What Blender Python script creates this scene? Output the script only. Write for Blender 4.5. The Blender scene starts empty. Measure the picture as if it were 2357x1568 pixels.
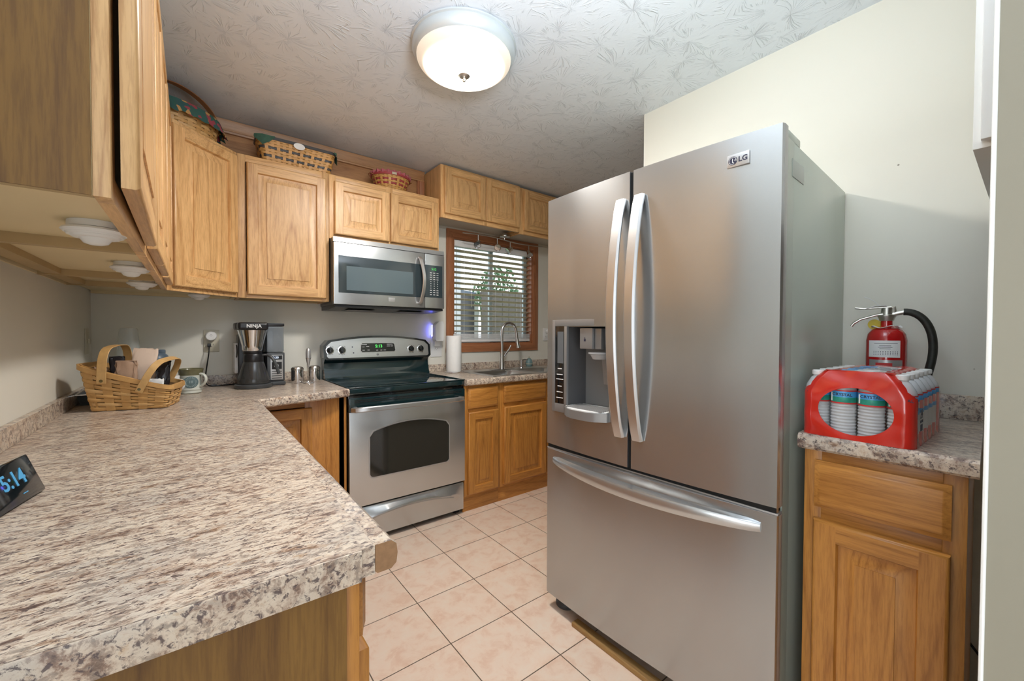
import bpy, bmesh, math, random
from math import sin, cos, pi, radians
from mathutils import Matrix, Vector
random.seed(7)
SC = bpy.context.scene
COL = SC.collection

# ------------------------------------------------------------------ camera
CAM = Vector((0.4101, -2.9914, 1.2285))
YAW, PITCH, ROLL, FPX = 0.6635, -0.0184, -0.0038, 941.37
F = Vector((sin(YAW)*cos(PITCH), cos(YAW)*cos(PITCH), sin(PITCH)))
R0 = Vector((cos(YAW), -sin(YAW), 0)); U0 = R0.cross(F)
Rv = R0*cos(ROLL) - U0*sin(ROLL); Uv = R0*sin(ROLL) + U0*cos(ROLL)
cd = bpy.data.cameras.new('camera'); cam = bpy.data.objects.new('camera', cd); COL.objects.link(cam)
cam.matrix_world = Matrix(((Rv.x, Uv.x, -F.x, CAM.x), (Rv.y, Uv.y, -F.y, CAM.y), (Rv.z, Uv.z, -F.z, CAM.z), (0, 0, 0, 1)))
cd.sensor_width = 36; cd.lens = FPX/2357*36; cd.clip_start = 0.02; cd.clip_end = 200
SC.camera = cam

# ------------------------------------------------------------------ world, lights, exposure
w = bpy.data.worlds.new('world'); SC.world = w; w.use_nodes = True
bg = w.node_tree.nodes['Background']; bg.inputs[0].default_value = (0.86, 0.93, 1.0, 1); bg.inputs[1].default_value = 1.1
def area(name, loc, rot, sx, sy, power, col):
    l = bpy.data.lights.new(name, 'AREA'); l.shape = 'RECTANGLE'; l.size = sx; l.size_y = sy; l.energy = power; l.color = col
    o = bpy.data.objects.new(name, l); COL.objects.link(o); o.location = loc; o.rotation_euler = rot
    return o
# added cool fill lights, set outside unseen openings behind the camera
area('added_rear_fill', (-0.6, -6.15, 1.25), (radians(90), 0, 0), 3.0, 2.1, 3, (0.92, 0.96, 1.0))
area('dining_window_daylight', (-3.15, -4.35, 1.45), (0, radians(-90), 0), 1.5, 2.2, 30, (0.88, 0.95, 1.0))
# added fill light, unseen above the frame, aimed up to brighten the ceiling
fl = area('bounce_flash', (0.95, -2.55, 1.95), (0, 0, 0), 0.4, 0.4, 13, (0.88, 0.95, 1.0)); fl.rotation_euler = Vector((0.0, 0.05, 1.0)).to_track_quat('-Z', 'Y').to_euler()
SC.view_settings.view_transform = 'Standard'; SC.view_settings.look = 'None'
SC.view_settings.exposure = 1.05; SC.view_settings.gamma = 1.0; SC.view_settings.use_curve_mapping = False
SC.cycles.use_denoising = True; SC.cycles.max_bounces = 7; SC.cycles.diffuse_bounces = 4
SC.cycles.glossy_bounces = 4; SC.cycles.transparent_max_bounces = 12; SC.cycles.sample_clamp_indirect = 6
SC.cycles.caustics_reflective = False; SC.cycles.caustics_refractive = False
LAMP_POWER = 118.0

# ------------------------------------------------------------------ materials
def newmat(name):
    m = bpy.data.materials.new(name); m.use_nodes = True
    return m, m.node_tree.nodes, m.node_tree.links, m.node_tree.nodes['Principled BSDF']
def pm(name, col, rough=0.5, metal=0.0, **k):
    m, N, L, B = newmat(name)
    B.inputs['Base Color'].default_value = (*col, 1); B.inputs['Roughness'].default_value = rough; B.inputs['Metallic'].default_value = metal
    if 'emit' in k: B.inputs['Emission Color'].default_value = (*k['emit'], 1); B.inputs['Emission Strength'].default_value = k.get('es', 1)
    if 'alpha' in k: B.inputs['Alpha'].default_value = k['alpha']
    if 'coat' in k: B.inputs['Coat Weight'].default_value = k['coat']; B.inputs['Coat Roughness'].default_value = 0.08
    if 'trans' in k: B.inputs['Transmission Weight'].default_value = k['trans']; B.inputs['IOR'].default_value = k.get('ior', 1.45)
    if k.get('noise'):   # slight natural mottling
        tc = N.new('ShaderNodeTexCoord'); n = N.new('ShaderNodeTexNoise'); n.inputs['Scale'].default_value = k['noise'][0]; n.inputs['Detail'].default_value = 5
        L.new(tc.outputs['Object'], n.inputs['Vector']); mx = mixc(N, L, n.outputs['Fac'], tuple(c*(1-k['noise'][1]) for c in col), tuple(min(1, c*(1+k['noise'][1])) for c in col))
        L.new(mx, B.inputs['Base Color'])
    return m
def mixc(N, L, fac, a, b, mode='MIX'):
    mx = N.new('ShaderNodeMix'); mx.data_type = 'RGBA'; mx.blend_type = mode
    if hasattr(fac, 'links'): L.new(fac, mx.inputs[0])
    else: mx.inputs[0].default_value = fac
    for s, v in ((6, a), (7, b)):
        if hasattr(v, 'links'): L.new(v, mx.inputs[s])
        else: mx.inputs[s].default_value = (*v, 1)
    return mx.outputs[2]
def ramp(N, L, fac, stops, interp='LINEAR'):
    r = N.new('ShaderNodeValToRGB'); r.color_ramp.interpolation = interp
    e = r.color_ramp.elements
    while len(e) < len(stops): e.new(0.5)
    for i, (p, c) in enumerate(stops): e[i].position = p; e[i].color = (*c, 1) if len(c) == 3 else c
    L.new(fac, r.inputs[0]); return r.outputs[0]
def mapping(N, L, scale, loc=(0, 0, 0), rot=(0, 0, 0), rnd=False, coord='Object'):
    tc = N.new('ShaderNodeTexCoord'); mp = N.new('ShaderNodeMapping')
    mp.inputs['Scale'].default_value = scale; mp.inputs['Location'].default_value = loc; mp.inputs['Rotation'].default_value = rot
    src = tc.outputs[coord]
    if rnd:
        oi = N.new('ShaderNodeObjectInfo'); ml = N.new('ShaderNodeMath'); ml.operation = 'MULTIPLY'; ml.inputs[1].default_value = 7.3
        L.new(oi.outputs['Random'], ml.inputs[0]); ad = N.new('ShaderNodeVectorMath'); ad.operation = 'ADD'
        L.new(src, ad.inputs[0]); L.new(ml.outputs[0], ad.inputs[1]); src = ad.outputs[0]
    L.new(src, mp.inputs['Vector']); return mp.outputs[0]
def noise(N, L, vec, scale, detail=4, rough=0.55, dist=0.0):
    n = N.new('ShaderNodeTexNoise'); n.inputs['Scale'].default_value = scale; n.inputs['Detail'].default_value = detail
    n.inputs['Roughness'].default_value = rough; n.inputs['Distortion'].default_value = dist
    L.new(vec, n.inputs['Vector']); return n.outputs['Fac']
def bump(N, L, B, h, strength, dist=0.002):
    b = N.new('ShaderNodeBump'); b.inputs['Strength'].default_value = strength; b.inputs['Distance'].default_value = dist
    L.new(h, b.inputs['Height']); L.new(b.outputs[0], B.inputs['Normal'])

def wood(name, axis, light, dark, rough=0.38, coat=0.25, grain=1.0):
    m, N, L, B = newmat(name)
    s = [1.0, 1.0, 1.0]; s['xyz'.index(axis)] = 0.07
    v = mapping(N, L, tuple(s), rnd=True)
    wv = N.new('ShaderNodeTexNoise'); wv.inputs['Scale'].default_value = 5.5; wv.inputs['Detail'].default_value = 1.2; wv.inputs['Distortion'].default_value = 0.4
    L.new(v, wv.inputs['Vector'])
    # contour lines of a smooth field give cathedral growth rings
    mu = N.new('ShaderNodeMath'); mu.operation = 'MULTIPLY'; mu.inputs[1].default_value = 26*grain; L.new(wv.outputs['Fac'], mu.inputs[0])
    fr = N.new('ShaderNodeMath'); fr.operation = 'PINGPONG'; fr.inputs[1].default_value = 1.0; L.new(mu.outputs[0], fr.inputs[0])
    rings = ramp(N, L, fr.outputs[0], [(0.0, (0.0,)*3), (0.22, (0.55,)*3), (0.6, (0.9,)*3), (1.0, (0.95,)*3)])
    fine = noise(N, L, v, 190, 5, 0.65)
    fine2 = ramp(N, L, fine, [(0.40, (0.0,)*3), (0.56, (1.0,)*3)])
    mid = ramp(N, L, noise(N, L, v, 48, 4, 0.6), [(0.35, (0.0,)*3), (0.62, (1.0,)*3)])
    broad = noise(N, L, v, 3.0, 2)
    mix1 = mixc(N, L, 0.34, mixc(N, L, 0.30, rings, mid), fine2)
    col = mixc(N, L, mix1, dark, light)
    hs = N.new('ShaderNodeHueSaturation'); L.new(col, hs.inputs['Color'])
    oi = N.new('ShaderNodeObjectInfo'); mr = N.new('ShaderNodeMapRange'); mr.inputs['To Min'].default_value = 0.93; mr.inputs['To Max'].default_value = 1.07
    L.new(oi.outputs['Random'], mr.inputs[0]); L.new(mr.outputs[0], hs.inputs['Value'])
    b2 = N.new('ShaderNodeMapRange'); b2.inputs['From Min'].default_value = 0.3; b2.inputs['From Max'].default_value = 0.7; b2.inputs['To Min'].default_value = 0.9; b2.inputs['To Max'].default_value = 1.08
    L.new(broad, b2.inputs[0])
    fin = N.new('ShaderNodeVectorMath'); fin.operation = 'SCALE'; L.new(hs.outputs[0], fin.inputs[0]); L.new(b2.outputs[0], fin.inputs[3])
    L.new(fin.outputs[0], B.inputs['Base Color'])
    B.inputs['Roughness'].default_value = rough; B.inputs['Coat Weight'].default_value = coat; B.inputs['Coat Roughness'].default_value = 0.34
    bump(N, L, B, fine2, 0.12, 0.0006)
    return m
OL, OD = (0.80, 0.50, 0.225), (0.42, 0.20, 0.06)
OAK = {a: wood('oak_'+a, a, OL, OD) for a in 'xyz'}
BL_, BD_ = (0.55, 0.245, 0.050), (0.27, 0.095, 0.014)
BOAK = {a: wood('base_oak_dimlit_'+a, a, BL_, BD_) for a in 'xyz'}  # same oak, coloured deeper and more orange to stand for duller, warmer light
VEN = wood('end_panel_veneer', 'z', (0.22, 0.112, 0.020), (0.10, 0.042, 0.006), rough=0.55, coat=0.0, grain=0.8)
TRIMW = {a: wood('redwood_trim_'+a, a, (0.42, 0.17, 0.075), (0.24, 0.085, 0.035)) for a in 'xyz'}
PANELW = wood('valance_oak', 'x', (0.50, 0.26, 0.11), (0.30, 0.13, 0.05))
PALE = pm('cabinet_interior_birch', (0.74, 0.61, 0.37), 0.55, noise=(3.0, 0.10))
PALES = pm('cabinet_cleat_birch', (0.46, 0.33, 0.16), 0.55, noise=(5.0, 0.15))
PALE2 = pm('cabinet_underside_grey', (0.58, 0.54, 0.46), 0.6, noise=(3.0, 0.06))

def granite(name, sc):
    m, N, L, B = newmat(name)
    v = mapping(N, L, sc)
    n1 = noise(N, L, v, 9, 9, 0.74, 0.6); n2 = noise(N, L, v, 34, 8, 0.72, 0.4); n3 = noise(N, L, v, 75, 6, 0.7, 0.5); n4 = noise(N, L, v, 4.5, 5, 0.6)
    c = ramp(N, L, n1, [(0.36, (0.16, 0.10, 0.075)), (0.43, (0.36, 0.24, 0.17)), (0.48, (0.64, 0.53, 0.42)), (0.56, (0.68, 0.60, 0.49)), (0.63, (0.42, 0.25, 0.14))])
    c2 = ramp(N, L, n2, [(0.40, (0.06, 0.045, 0.05)), (0.46, (0.28, 0.19, 0.15)), (0.50, (0.66, 0.56, 0.46)), (0.57, (0.69, 0.61, 0.51)), (0.66, (0.50, 0.32, 0.18))])
    col = mixc(N, L, 0.52, c, c2)
    sp = ramp(N, L, n3, [(0.40, (0.9, 0.9, 0.9)), (0.46, (0, 0, 0))])
    col = mixc(N, L, sp, col, (0.085, 0.06, 0.065))
    gr = ramp(N, L, n4, [(0.50, (0, 0, 0)), (0.62, (0.8, 0.8, 0.8))])
    col = mixc(N, L, gr, col, (0.80, 0.82, 0.86), 'MULTIPLY')
    L.new(col, B.inputs['Base Color']); B.inputs['Roughness'].default_value = 0.30; B.inputs['Coat Weight'].default_value = 0.1
    return m
RIMM = pm('pale_satin_metal', (0.62, 0.68, 0.72), 0.35, 0.35)
GRAN = granite('granite_laminate', (1.15, 2.5, 2.0))
GRANY = granite('granite_laminate_turned', (1.15, 2.5, 1.0))
GRANE = granite('granite_laminate_edge', (1.3, 1.3, 1.3))

def tile():
    m, N, L, B = newmat('floor_tile')
    v = mapping(N, L, (1, 1, 1), (0.005, -0.24, 0))
    b = N.new('ShaderNodeTexBrick'); b.offset = 0; b.squash = 1
    b.inputs['Scale'].default_value = 1; b.inputs['Brick Width'].default_value = 0.3025; b.inputs['Row Height'].default_value = 0.305
    b.inputs['Mortar Size'].default_value = 0.0022; b.inputs['Mortar Smooth'].default_value = 0.15; b.inputs['Bias'].default_value = 0
    b.inputs['Color1'].default_value = (0.77, 0.645, 0.55, 1); b.inputs['Color2'].default_value = (0.73, 0.605, 0.51, 1); b.inputs['Mortar'].default_value = (0.13, 0.10, 0.075, 1)
    L.new(v, b.inputs['Vector'])
    n = noise(N, L, v, 14, 6, 0.65, 0.4)
    mot = ramp(N, L, n, [(0.35, (0.92, 0.78, 0.69)), (0.5, (1.0, 0.94, 0.88)), (0.66, (1.0, 1.0, 0.96))])
    col = mixc(N, L, 1.0, b.outputs['Color'], mot, 'MULTIPLY')
    L.new(col, B.inputs['Base Color']); B.inputs['Roughness'].default_value = 0.38
    inv = N.new('ShaderNodeMath'); inv.operation = 'SUBTRACT'; inv.inputs[0].default_value = 1; L.new(b.outputs['Fac'], inv.inputs[1])
    bump(N, L, B, inv.outputs[0], 0.5, 0.002)
    return m
TILE = tile()

def paint(name, col, speck=True):
    m, N, L, B = newmat(name)
    v = mapping(N, L, (1, 1, 1))
    n = noise(N, L, v, 60, 4)
    c = mixc(N, L, noise(N, L, v, 1.3, 3), tuple(x*0.97 for x in col), col)
    if speck:
        vo = N.new('ShaderNodeTexVoronoi'); vo.inputs['Scale'].default_value = 7; L.new(v, vo.inputs['Vector'])
        sp = ramp(N, L, vo.outputs['Distance'], [(0.018, (1, 1, 1)), (0.026, (0, 0, 0))])
        c = mixc(N, L, sp, c, (0.30, 0.27, 0.22))
    L.new(c, B.inputs['Base Color']); B.inputs['Roughness'].default_value = 0.55
    bump(N, L, B, n, 0.06, 0.001); return m
WALL = paint('cream_wall_paint', (0.76, 0.74, 0.66), False)
WALLM = paint('cream_wall_paint_marked', (0.84, 0.82, 0.73), True)
WALLS = paint('olive_beige_wall_dimmed', (0.29, 0.272, 0.21), False)  # olive beige, darkened so the stub looks dimmer under the strong side fill
def ceil_mat():
    m, N, L, B = newmat('brushed_ceiling_plaster')
    v = mapping(N, L, (1, 1, 1))
    wn = N.new('ShaderNodeTexNoise'); wn.inputs['Scale'].default_value = 3.2; wn.inputs['Detail'].default_value = 2; L.new(v, wn.inputs['Vector'])
    sb = N.new('ShaderNodeVectorMath'); sb.operation = 'SUBTRACT'; sb.inputs[1].default_value = (0.5, 0.5, 0.5); L.new(wn.outputs['Color'], sb.inputs[0])
    ms = N.new('ShaderNodeVectorMath'); ms.operation = 'SCALE'; ms.inputs[3].default_value = 0.16; L.new(sb.outputs[0], ms.inputs[0])
    ad = N.new('ShaderNodeVectorMath'); ad.operation = 'ADD'; L.new(v, ad.inputs[0]); L.new(ms.outputs[0], ad.inputs[1])
    # strokes fan out from scattered centres, as a stomp brush leaves them
    vo = N.new('ShaderNodeTexVoronoi'); vo.inputs['Scale'].default_value = 5.5; vo.inputs['Randomness'].default_value = 1.0; L.new(ad.outputs[0], vo.inputs['Vector'])
    df = N.new('ShaderNodeVectorMath'); df.operation = 'SUBTRACT'; L.new(ad.outputs[0], df.inputs[0]); L.new(vo.outputs['Position'], df.inputs[1])
    sx = N.new('ShaderNodeSeparateXYZ'); L.new(df.outputs[0], sx.inputs[0])
    at = N.new('ShaderNodeMath'); at.operation = 'ARCTAN2'; L.new(sx.outputs[1], at.inputs[0]); L.new(sx.outputs[0], at.inputs[1])
    ln = N.new('ShaderNodeVectorMath'); ln.operation = 'LENGTH'; L.new(df.outputs[0], ln.inputs[0])
    cx = N.new('ShaderNodeCombineXYZ')
    a2 = N.new('ShaderNodeMath'); a2.operation = 'MULTIPLY'; a2.inputs[1].default_value = 5.5; L.new(at.outputs[0], a2.inputs[0])
    l2 = N.new('ShaderNodeMath'); l2.operation = 'MULTIPLY'; l2.inputs[1].default_value = 5.0; L.new(ln.outputs[1], l2.inputs[0])
    L.new(a2.outputs[0], cx.inputs[0]); L.new(l2.outputs[0], cx.inputs[1])
    sc = N.new('ShaderNodeSeparateColor'); L.new(vo.outputs['Color'], sc.inputs[0]); m3 = N.new('ShaderNodeMath'); m3.operation = 'MULTIPLY'; m3.inputs[1].default_value = 30; L.new(sc.outputs[0], m3.inputs[0]); L.new(m3.outputs[0], cx.inputs[2])
    st = noise(N, L, cx.outputs[0], 1.0, 2, 0.5, 0.15)
    ab = N.new('ShaderNodeMath'); ab.operation = 'SUBTRACT'; ab.inputs[1].default_value = 0.5; L.new(st, ab.inputs[0])
    ab2 = N.new('ShaderNodeMath'); ab2.operation = 'ABSOLUTE'; L.new(ab.outputs[0], ab2.inputs[0])
    ridge = ramp(N, L, ab2.outputs[0], [(0.0, (1, 1, 1)), (0.018, (0.25,)*3), (0.05, (0, 0, 0))])
    gate = ramp(N, L, noise(N, L, v, 16, 3, 0.6), [(0.44, (0, 0, 0)), (0.56, (1, 1, 1))])
    fine = noise(N, L, ad.outputs[0], 75, 3, 0.5)
    h = mixc(N, L, 0.15, mixc(N, L, 1.0, ridge, gate, 'MULTIPLY'), fine)
    B.inputs['Base Color'].default_value = (0.78, 0.83, 0.90, 1); B.inputs['Roughness'].default_value = 0.5
    bump(N, L, B, h, 0.75, 0.0036); return m
CEIL = ceil_mat()

def steel(name, base=0.60, rough=0.26, axis='z', wav=0.35, tint=(0.97, 1.0, 1.02), aniso=0.0, met=1.0):
    m, N, L, B = newmat(name)
    s = [1.0, 1.0, 1.0]
    for a in 'xyz':
        if a != axis: s['xyz'.index(a)] = 8
    B.inputs['Roughness'].default_value = rough
    v2 = mapping(N, L, (1, 1, 1)); sm = noise(N, L, v2, 3.0, 2, 0.5, 0.2)
    c = mixc(N, L, sm, tuple(base*0.9*t for t in tint), tuple(base*1.06*t for t in tint)); L.new(c, B.inputs['Base Color'])
    B.inputs['Metallic'].default_value = met
    s3 = [1.0, 1.0, 1.0]; s3['xyz'.index(axis)] = 0.18
    v3 = mapping(N, L, tuple(s3)); wv = noise(N, L, v3, 4.5, 0)
    bump(N, L, B, wv, wav, 0.006 if not aniso else 0.022)
    if aniso:
        tg = N.new('ShaderNodeTangent'); tg.direction_type = 'RADIAL'; tg.axis = 'Z'; L.new(tg.outputs[0], B.inputs['Tangent']); B.inputs['Anisotropic'].default_value = aniso; B.inputs['Anisotropic Rotation'].default_value = 0.25
    return m
STEEL = steel('brushed_stainless', 0.50, 0.26, 'z', 0.55, aniso=0.65, met=0.86)
STEELX = steel('brushed_stainless_level', 0.60, 0.26, 'x', 0.12, met=0.85)
HAND = steel('satin_handle_metal', 0.66, 0.38, 'z', 0.0, (1, 1, 1))
CHROME = pm('chrome', (0.78, 0.78, 0.79), 0.09, 1.0)
NICKEL = pm('brushed_nickel', (0.55, 0.53, 0.50), 0.28, 1.0)
ALU = pm('cast_aluminium', (0.62, 0.61, 0.57), 0.35, 1.0)
TAPM = pm('polished_tap_steel', (0.72, 0.73, 0.75), 0.17, 1.0)
GREYP = pm('grey_plastic', (0.30, 0.30, 0.30), 0.4)
DISPF = pm('dispenser_frame_grey', (0.30, 0.30, 0.30), 0.35, 0.5)
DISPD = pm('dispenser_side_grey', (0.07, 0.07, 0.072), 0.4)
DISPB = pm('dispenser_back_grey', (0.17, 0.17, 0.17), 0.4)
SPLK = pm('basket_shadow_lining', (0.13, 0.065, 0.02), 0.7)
SILP = pm('silver_plastic', (0.50, 0.50, 0.50), 0.32, 0.6)
DGREY = pm('dark_grey_plastic', (0.055, 0.06, 0.065), 0.35)
BLACK = pm('black_plastic', (0.012, 0.012, 0.014), 0.3)
BLACKM = pm('black_void', (0.004, 0.004, 0.004), 0.8)
GLOSSB = pm('black_gloss', (0.008, 0.010, 0.012), 0.06, coat=0.6)
TEAL = pm('black_green_enamel', (0.006, 0.022, 0.026), 0.07, coat=0.8)
OVENG = pm('oven_glass', (0.022, 0.022, 0.019), 0.07, coat=0.5)
MWG = pm('microwave_glass', (0.035, 0.05, 0.058), 0.07, coat=0.6)
MWG2 = pm('microwave_mesh_window', (0.10, 0.14, 0.16), 0.16, coat=0.5)
WHITEP = pm('white_plastic', (0.80, 0.80, 0.79), 0.35)
IVORY = pm('ivory_plastic', (0.58, 0.54, 0.42), 0.4)
WHITE = pm('white_paint', (0.86, 0.88, 0.86), 0.4)
PAPER = pm('white_paper', (0.86, 0.86, 0.85), 0.9, noise=(40, 0.03))
KRAFT = pm('kraft_paper', (0.42, 0.27, 0.18), 0.75, noise=(14, 0.12))
KRAFTL = pm('pale_kraft_paper', (0.62, 0.48, 0.38), 0.8, noise=(14, 0.08))
FOIL = pm('black_foil', (0.02, 0.018, 0.022), 0.22, noise=(30, 0.5))
CERAM = pm('cream_glaze', (0.60, 0.62, 0.56), 0.18, coat=0.4, noise=(25, 0.08))
OLIVE = pm('olive_glaze', (0.14, 0.13, 0.07), 0.2, noise=(40, 0.3))
SEAL = pm('blue_grey_medallion', (0.11, 0.17, 0.18), 0.4, noise=(90, 0.35))
SEALT = pm('medallion_relief', (0.30, 0.38, 0.38), 0.4)
FRSIDE = pm('grey_green_enamel', (0.50, 0.56, 0.49), 0.25, noise=(2.5, 0.06))
RED = pm('red_film', (0.62, 0.028, 0.018), 0.2, coat=0.5, noise=(9, 0.22))
REDP = pm('red_enamel', (0.50, 0.008, 0.010), 0.14, coat=0.6)
RUBBER = pm('black_rubber', (0.02, 0.022, 0.018), 0.5, noise=(60, 0.5))
YELLOW = pm('yellow_tag', (0.62, 0.48, 0.02), 0.5)
BLUE = pm('sky_blue_print', (0.08, 0.36, 0.72), 0.35, noise=(18, 0.3))
GREENL = pm('green_print', (0.03, 0.30, 0.22), 0.35, noise=(60, 0.5))
INK = pm('dark_ink', (0.02, 0.02, 0.05), 0.5)
INKR = pm('red_ink', (0.6, 0.04, 0.04), 0.5)
INKW = pm('white_ink', (0.75, 0.75, 0.75), 0.5)
PARTB = pm('particle_board', (0.30, 0.17, 0.085), 0.85, noise=(120, 0.3))
def thin(name, col, alpha, rough=0.05, spec=0.5):
    m, N, L, B = newmat(name)
    B.inputs['Base Color'].default_value = (*col, 1); B.inputs['Roughness'].default_value = rough; B.inputs['Alpha'].default_value = alpha
    return m
GLASS = thin('clear_glass', (0.80, 0.85, 0.85), 0.34, 0.03)
PGLASS = thin('window_pane_glass', (0.8, 0.9, 0.9), 0.06, 0.02)
CLEARP = thin('clear_plastic', (0.80, 0.82, 0.84), 0.42, 0.12)
BOTTLE = thin('bottle_plastic', (0.86, 0.88, 0.90), 0.55, 0.10)
SMOKE = thin('smoked_plastic', (0.22, 0.25, 0.28), 0.6, 0.08)
TINT = thin('coffee_glass', (0.05, 0.05, 0.05), 0.80, 0.04)
BLUEP = pm('blue_grey_plastic', (0.10, 0.14, 0.19), 0.35)
SLATM = pm('white_slat', (0.72, 0.68, 0.60), 0.4)
def digit(name, col, s): return pm(name, (0, 0, 0), 0.5, emit=col, es=s)
GREEND = digit('green_digits', (0.1, 1.0, 0.15), 0.6)
BLUED = digit('blue_digits', (0.12, 0.50, 0.85), 0.32)
WHITED = digit('white_digits', (0.7, 0.8, 1.0), 1.0)
BLUEGLOW = digit('blue_night_glow', (0.12, 0.14, 1.0), 12.0)
def splint(name, c):
    m, N, L, B = newmat(name); v = mapping(N, L, (1, 1, 1)); n = noise(N, L, v, 45, 4)
    L.new(mixc(N, L, n, tuple(x*0.72 for x in c), tuple(min(1, x*1.2) for x in c)), B.inputs['Base Color']); B.inputs['Roughness'].default_value = 0.42
    return m
SPL = splint('maple_splint', (0.60, 0.34, 0.12)); SPLD = splint('dark_splint', (0.06, 0.06, 0.065)); SPLR = splint('red_splint', (0.38, 0.05, 0.06)); SPLO = splint('amber_splint', (0.62, 0.33, 0.10))
SPLL = splint('light_maple_splint', (0.70, 0.43, 0.18)); SPLB = splint('brown_handle_splint', (0.36, 0.15, 0.06)); SPLG = splint('gold_handle_splint', (0.62, 0.38, 0.15))
def fabric():
    m, N, L, B = newmat('floral_fabric'); v = mapping(N, L, (1, 1, 1))
    vo = N.new('ShaderNodeTexVoronoi'); vo.inputs['Scale'].default_value = 42; L.new(v, vo.inputs['Vector'])
    sc = N.new('ShaderNodeSeparateColor'); L.new(vo.outputs['Color'], sc.inputs[0])
    c = ramp(N, L, sc.outputs[0], [(0.0, (0.03, 0.10, 0.085)), (0.42, (0.30, 0.05, 0.07)), (0.66, (0.50, 0.28, 0.10)), (0.82, (0.03, 0.09, 0.09))], 'CONSTANT')
    L.new(c, B.inputs['Base Color']); B.inputs['Roughness'].default_value = 0.9; return m
FAB = fabric(); GFAB = pm('green_check_fabric', (0.05, 0.12, 0.085), 0.9, noise=(60, 0.35)); RFAB = pm('red_check_fabric', (0.42, 0.12, 0.14), 0.9, noise=(70, 0.6))

# ------------------------------------------------------------------ mesh helpers
MX = {}
class MB:
    def __init__(s): s.bm = bmesh.new(); s.mats = []
    def mi(s, mat):
        if mat is None: return 0
        if mat not in s.mats: s.mats.append(mat)
        return s.mats.index(mat)
    def _f(s, vs, mi=0):
        try: f = s.bm.faces.new(vs); f.material_index = mi; return f
        except ValueError: return None
    def box(s, a, b, mat=None, bev=0.0, M=None, seg=2):
        x0, y0, z0 = (min(a[i], b[i]) for i in range(3)); x1, y1, z1 = (max(a[i], b[i]) for i in range(3))
        t = bmesh.new(); P = [(x0,y0,z0),(x1,y0,z0),(x1,y1,z0),(x0,y1,z0),(x0,y0,z1),(x1,y0,z1),(x1,y1,z1),(x0,y1,z1)]
        V = [t.verts.new(p) for p in P]
        for q in ((3,2,1,0),(4,5,6,7),(0,1,5,4),(1,2,6,5),(2,3,7,6),(3,0,4,7)): t.faces.new([V[i] for i in q])
        bev = min(bev, 0.49*min(x1-x0, y1-y0, z1-z0))
        if bev > 0: bmesh.ops.bevel(t, geom=t.edges[:], offset=bev, segments=seg, affect='EDGES', profile=0.6)
        s.merge(t, mat, M); return s
    def merge(s, t, mat=None, M=None):
        k = s.mi(mat); mp = {}
        for v in t.verts: mp[v] = s.bm.verts.new((M @ v.co) if M is not None else v.co)
        for f in t.faces: s._f([mp[v] for v in f.verts], k)
        t.free()
    def loft(s, rings, mat=None, closed=True, cap0=True, cap1=True):
        k = s.mi(mat); RV = [[s.bm.verts.new(p) for p in r] for r in rings]; n = len(RV[0])
        for a, b in zip(RV, RV[1:]):
            for i in range(n if closed else n-1):
                j = (i+1) % n; s._f((a[i], a[j], b[j], b[i]), k)
        if closed and cap0: s._f(RV[0][::-1], k)
        if closed and cap1: s._f(RV[-1], k)
        return RV
    def lathe(s, prof, c=(0, 0, 0), n=32, mat=None, M=None, cap=True, ang=(0, 2*pi)):
        full = abs(ang[1]-ang[0]-2*pi) < 1e-6; rings = []
        for r, z in prof:
            ring = []
            for i in range(n if full else n+1):
                t = ang[0] + (ang[1]-ang[0])*i/n; p = Vector((c[0]+max(r, 1e-5)*cos(t), c[1]+max(r, 1e-5)*sin(t), c[2]+z))
                ring.append(M @ p if M is not None else p)
            rings.append(ring)
        s.loft(rings, mat, full, cap, cap); return s
    def tube(s, pts, r, mat=None, n=10, flat=1.0, up=None, cap=True):
        pts = [Vector(p) for p in pts]; rings = []; prev = None
        for i, p in enumerate(pts):
            d = (pts[min(i+1, len(pts)-1)] - pts[max(i-1, 0)]).normalized()
            if up is not None: u = Vector(up)
            elif prev is not None: u = prev
            else: u = Vector((0, 0, 1)) if abs(d.z) < 0.9 else Vector((1, 0, 0))
            a = d.cross(u).normalized(); b = a.cross(d).normalized(); prev = b
            rr = r[i] if isinstance(r, (list, tuple)) else r
            rings.append([p + a*rr*cos(2*pi*k/n) + b*rr*flat*sin(2*pi*k/n) for k in range(n)])
        s.loft(rings, mat, True, cap, cap); return s
    def strap(s, pts, wdir, wd, th, mat=None):
        """flat bar: centre line pts, half width wd along wdir, thickness th"""
        pts = [Vector(p) for p in pts]; rings = []; W0 = Vector(wdir).normalized()
        for i, p in enumerate(pts):
            d = (pts[min(i+1, len(pts)-1)] - pts[max(i-1, 0)]).normalized(); W = (W0 - d*W0.dot(d)).normalized(); nn = d.cross(W).normalized()
            w_ = wd[i] if isinstance(wd, (list, tuple)) else wd; t_ = th[i] if isinstance(th, (list, tuple)) else th
            e = min(w_, t_)*0.35
            rings.append([p + W*x + nn*y for x, y in ((-w_, -t_/2+e), (-w_+e, -t_/2), (w_-e, -t_/2), (w_, -t_/2+e), (w_, t_/2-e), (w_-e, t_/2), (-w_+e, t_/2), (-w_, t_/2-e))])
        s.loft(rings, mat); return s
    def prism(s, poly, f0, f1, mat=None, matside=None):
        """poly: 2d list; f0,f1 map (a,b)->3d for the two ends"""
        k = s.mi(mat); ks = s.mi(matside) if matside is not None else k
        A = [s.bm.verts.new(f0(*p)) for p in poly]; B = [s.bm.verts.new(f1(*p)) for p in poly]
        s._f(A[::-1], k); s._f(B, k)
        for i in range(len(poly)):
            j = (i+1) % len(poly); s._f((A[i], A[j], B[j], B[i]), ks)
        return s
    def quad(s, pts, mat=None): s._f([s.bm.verts.new(p) for p in pts], s.mi(mat)); return s
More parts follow.
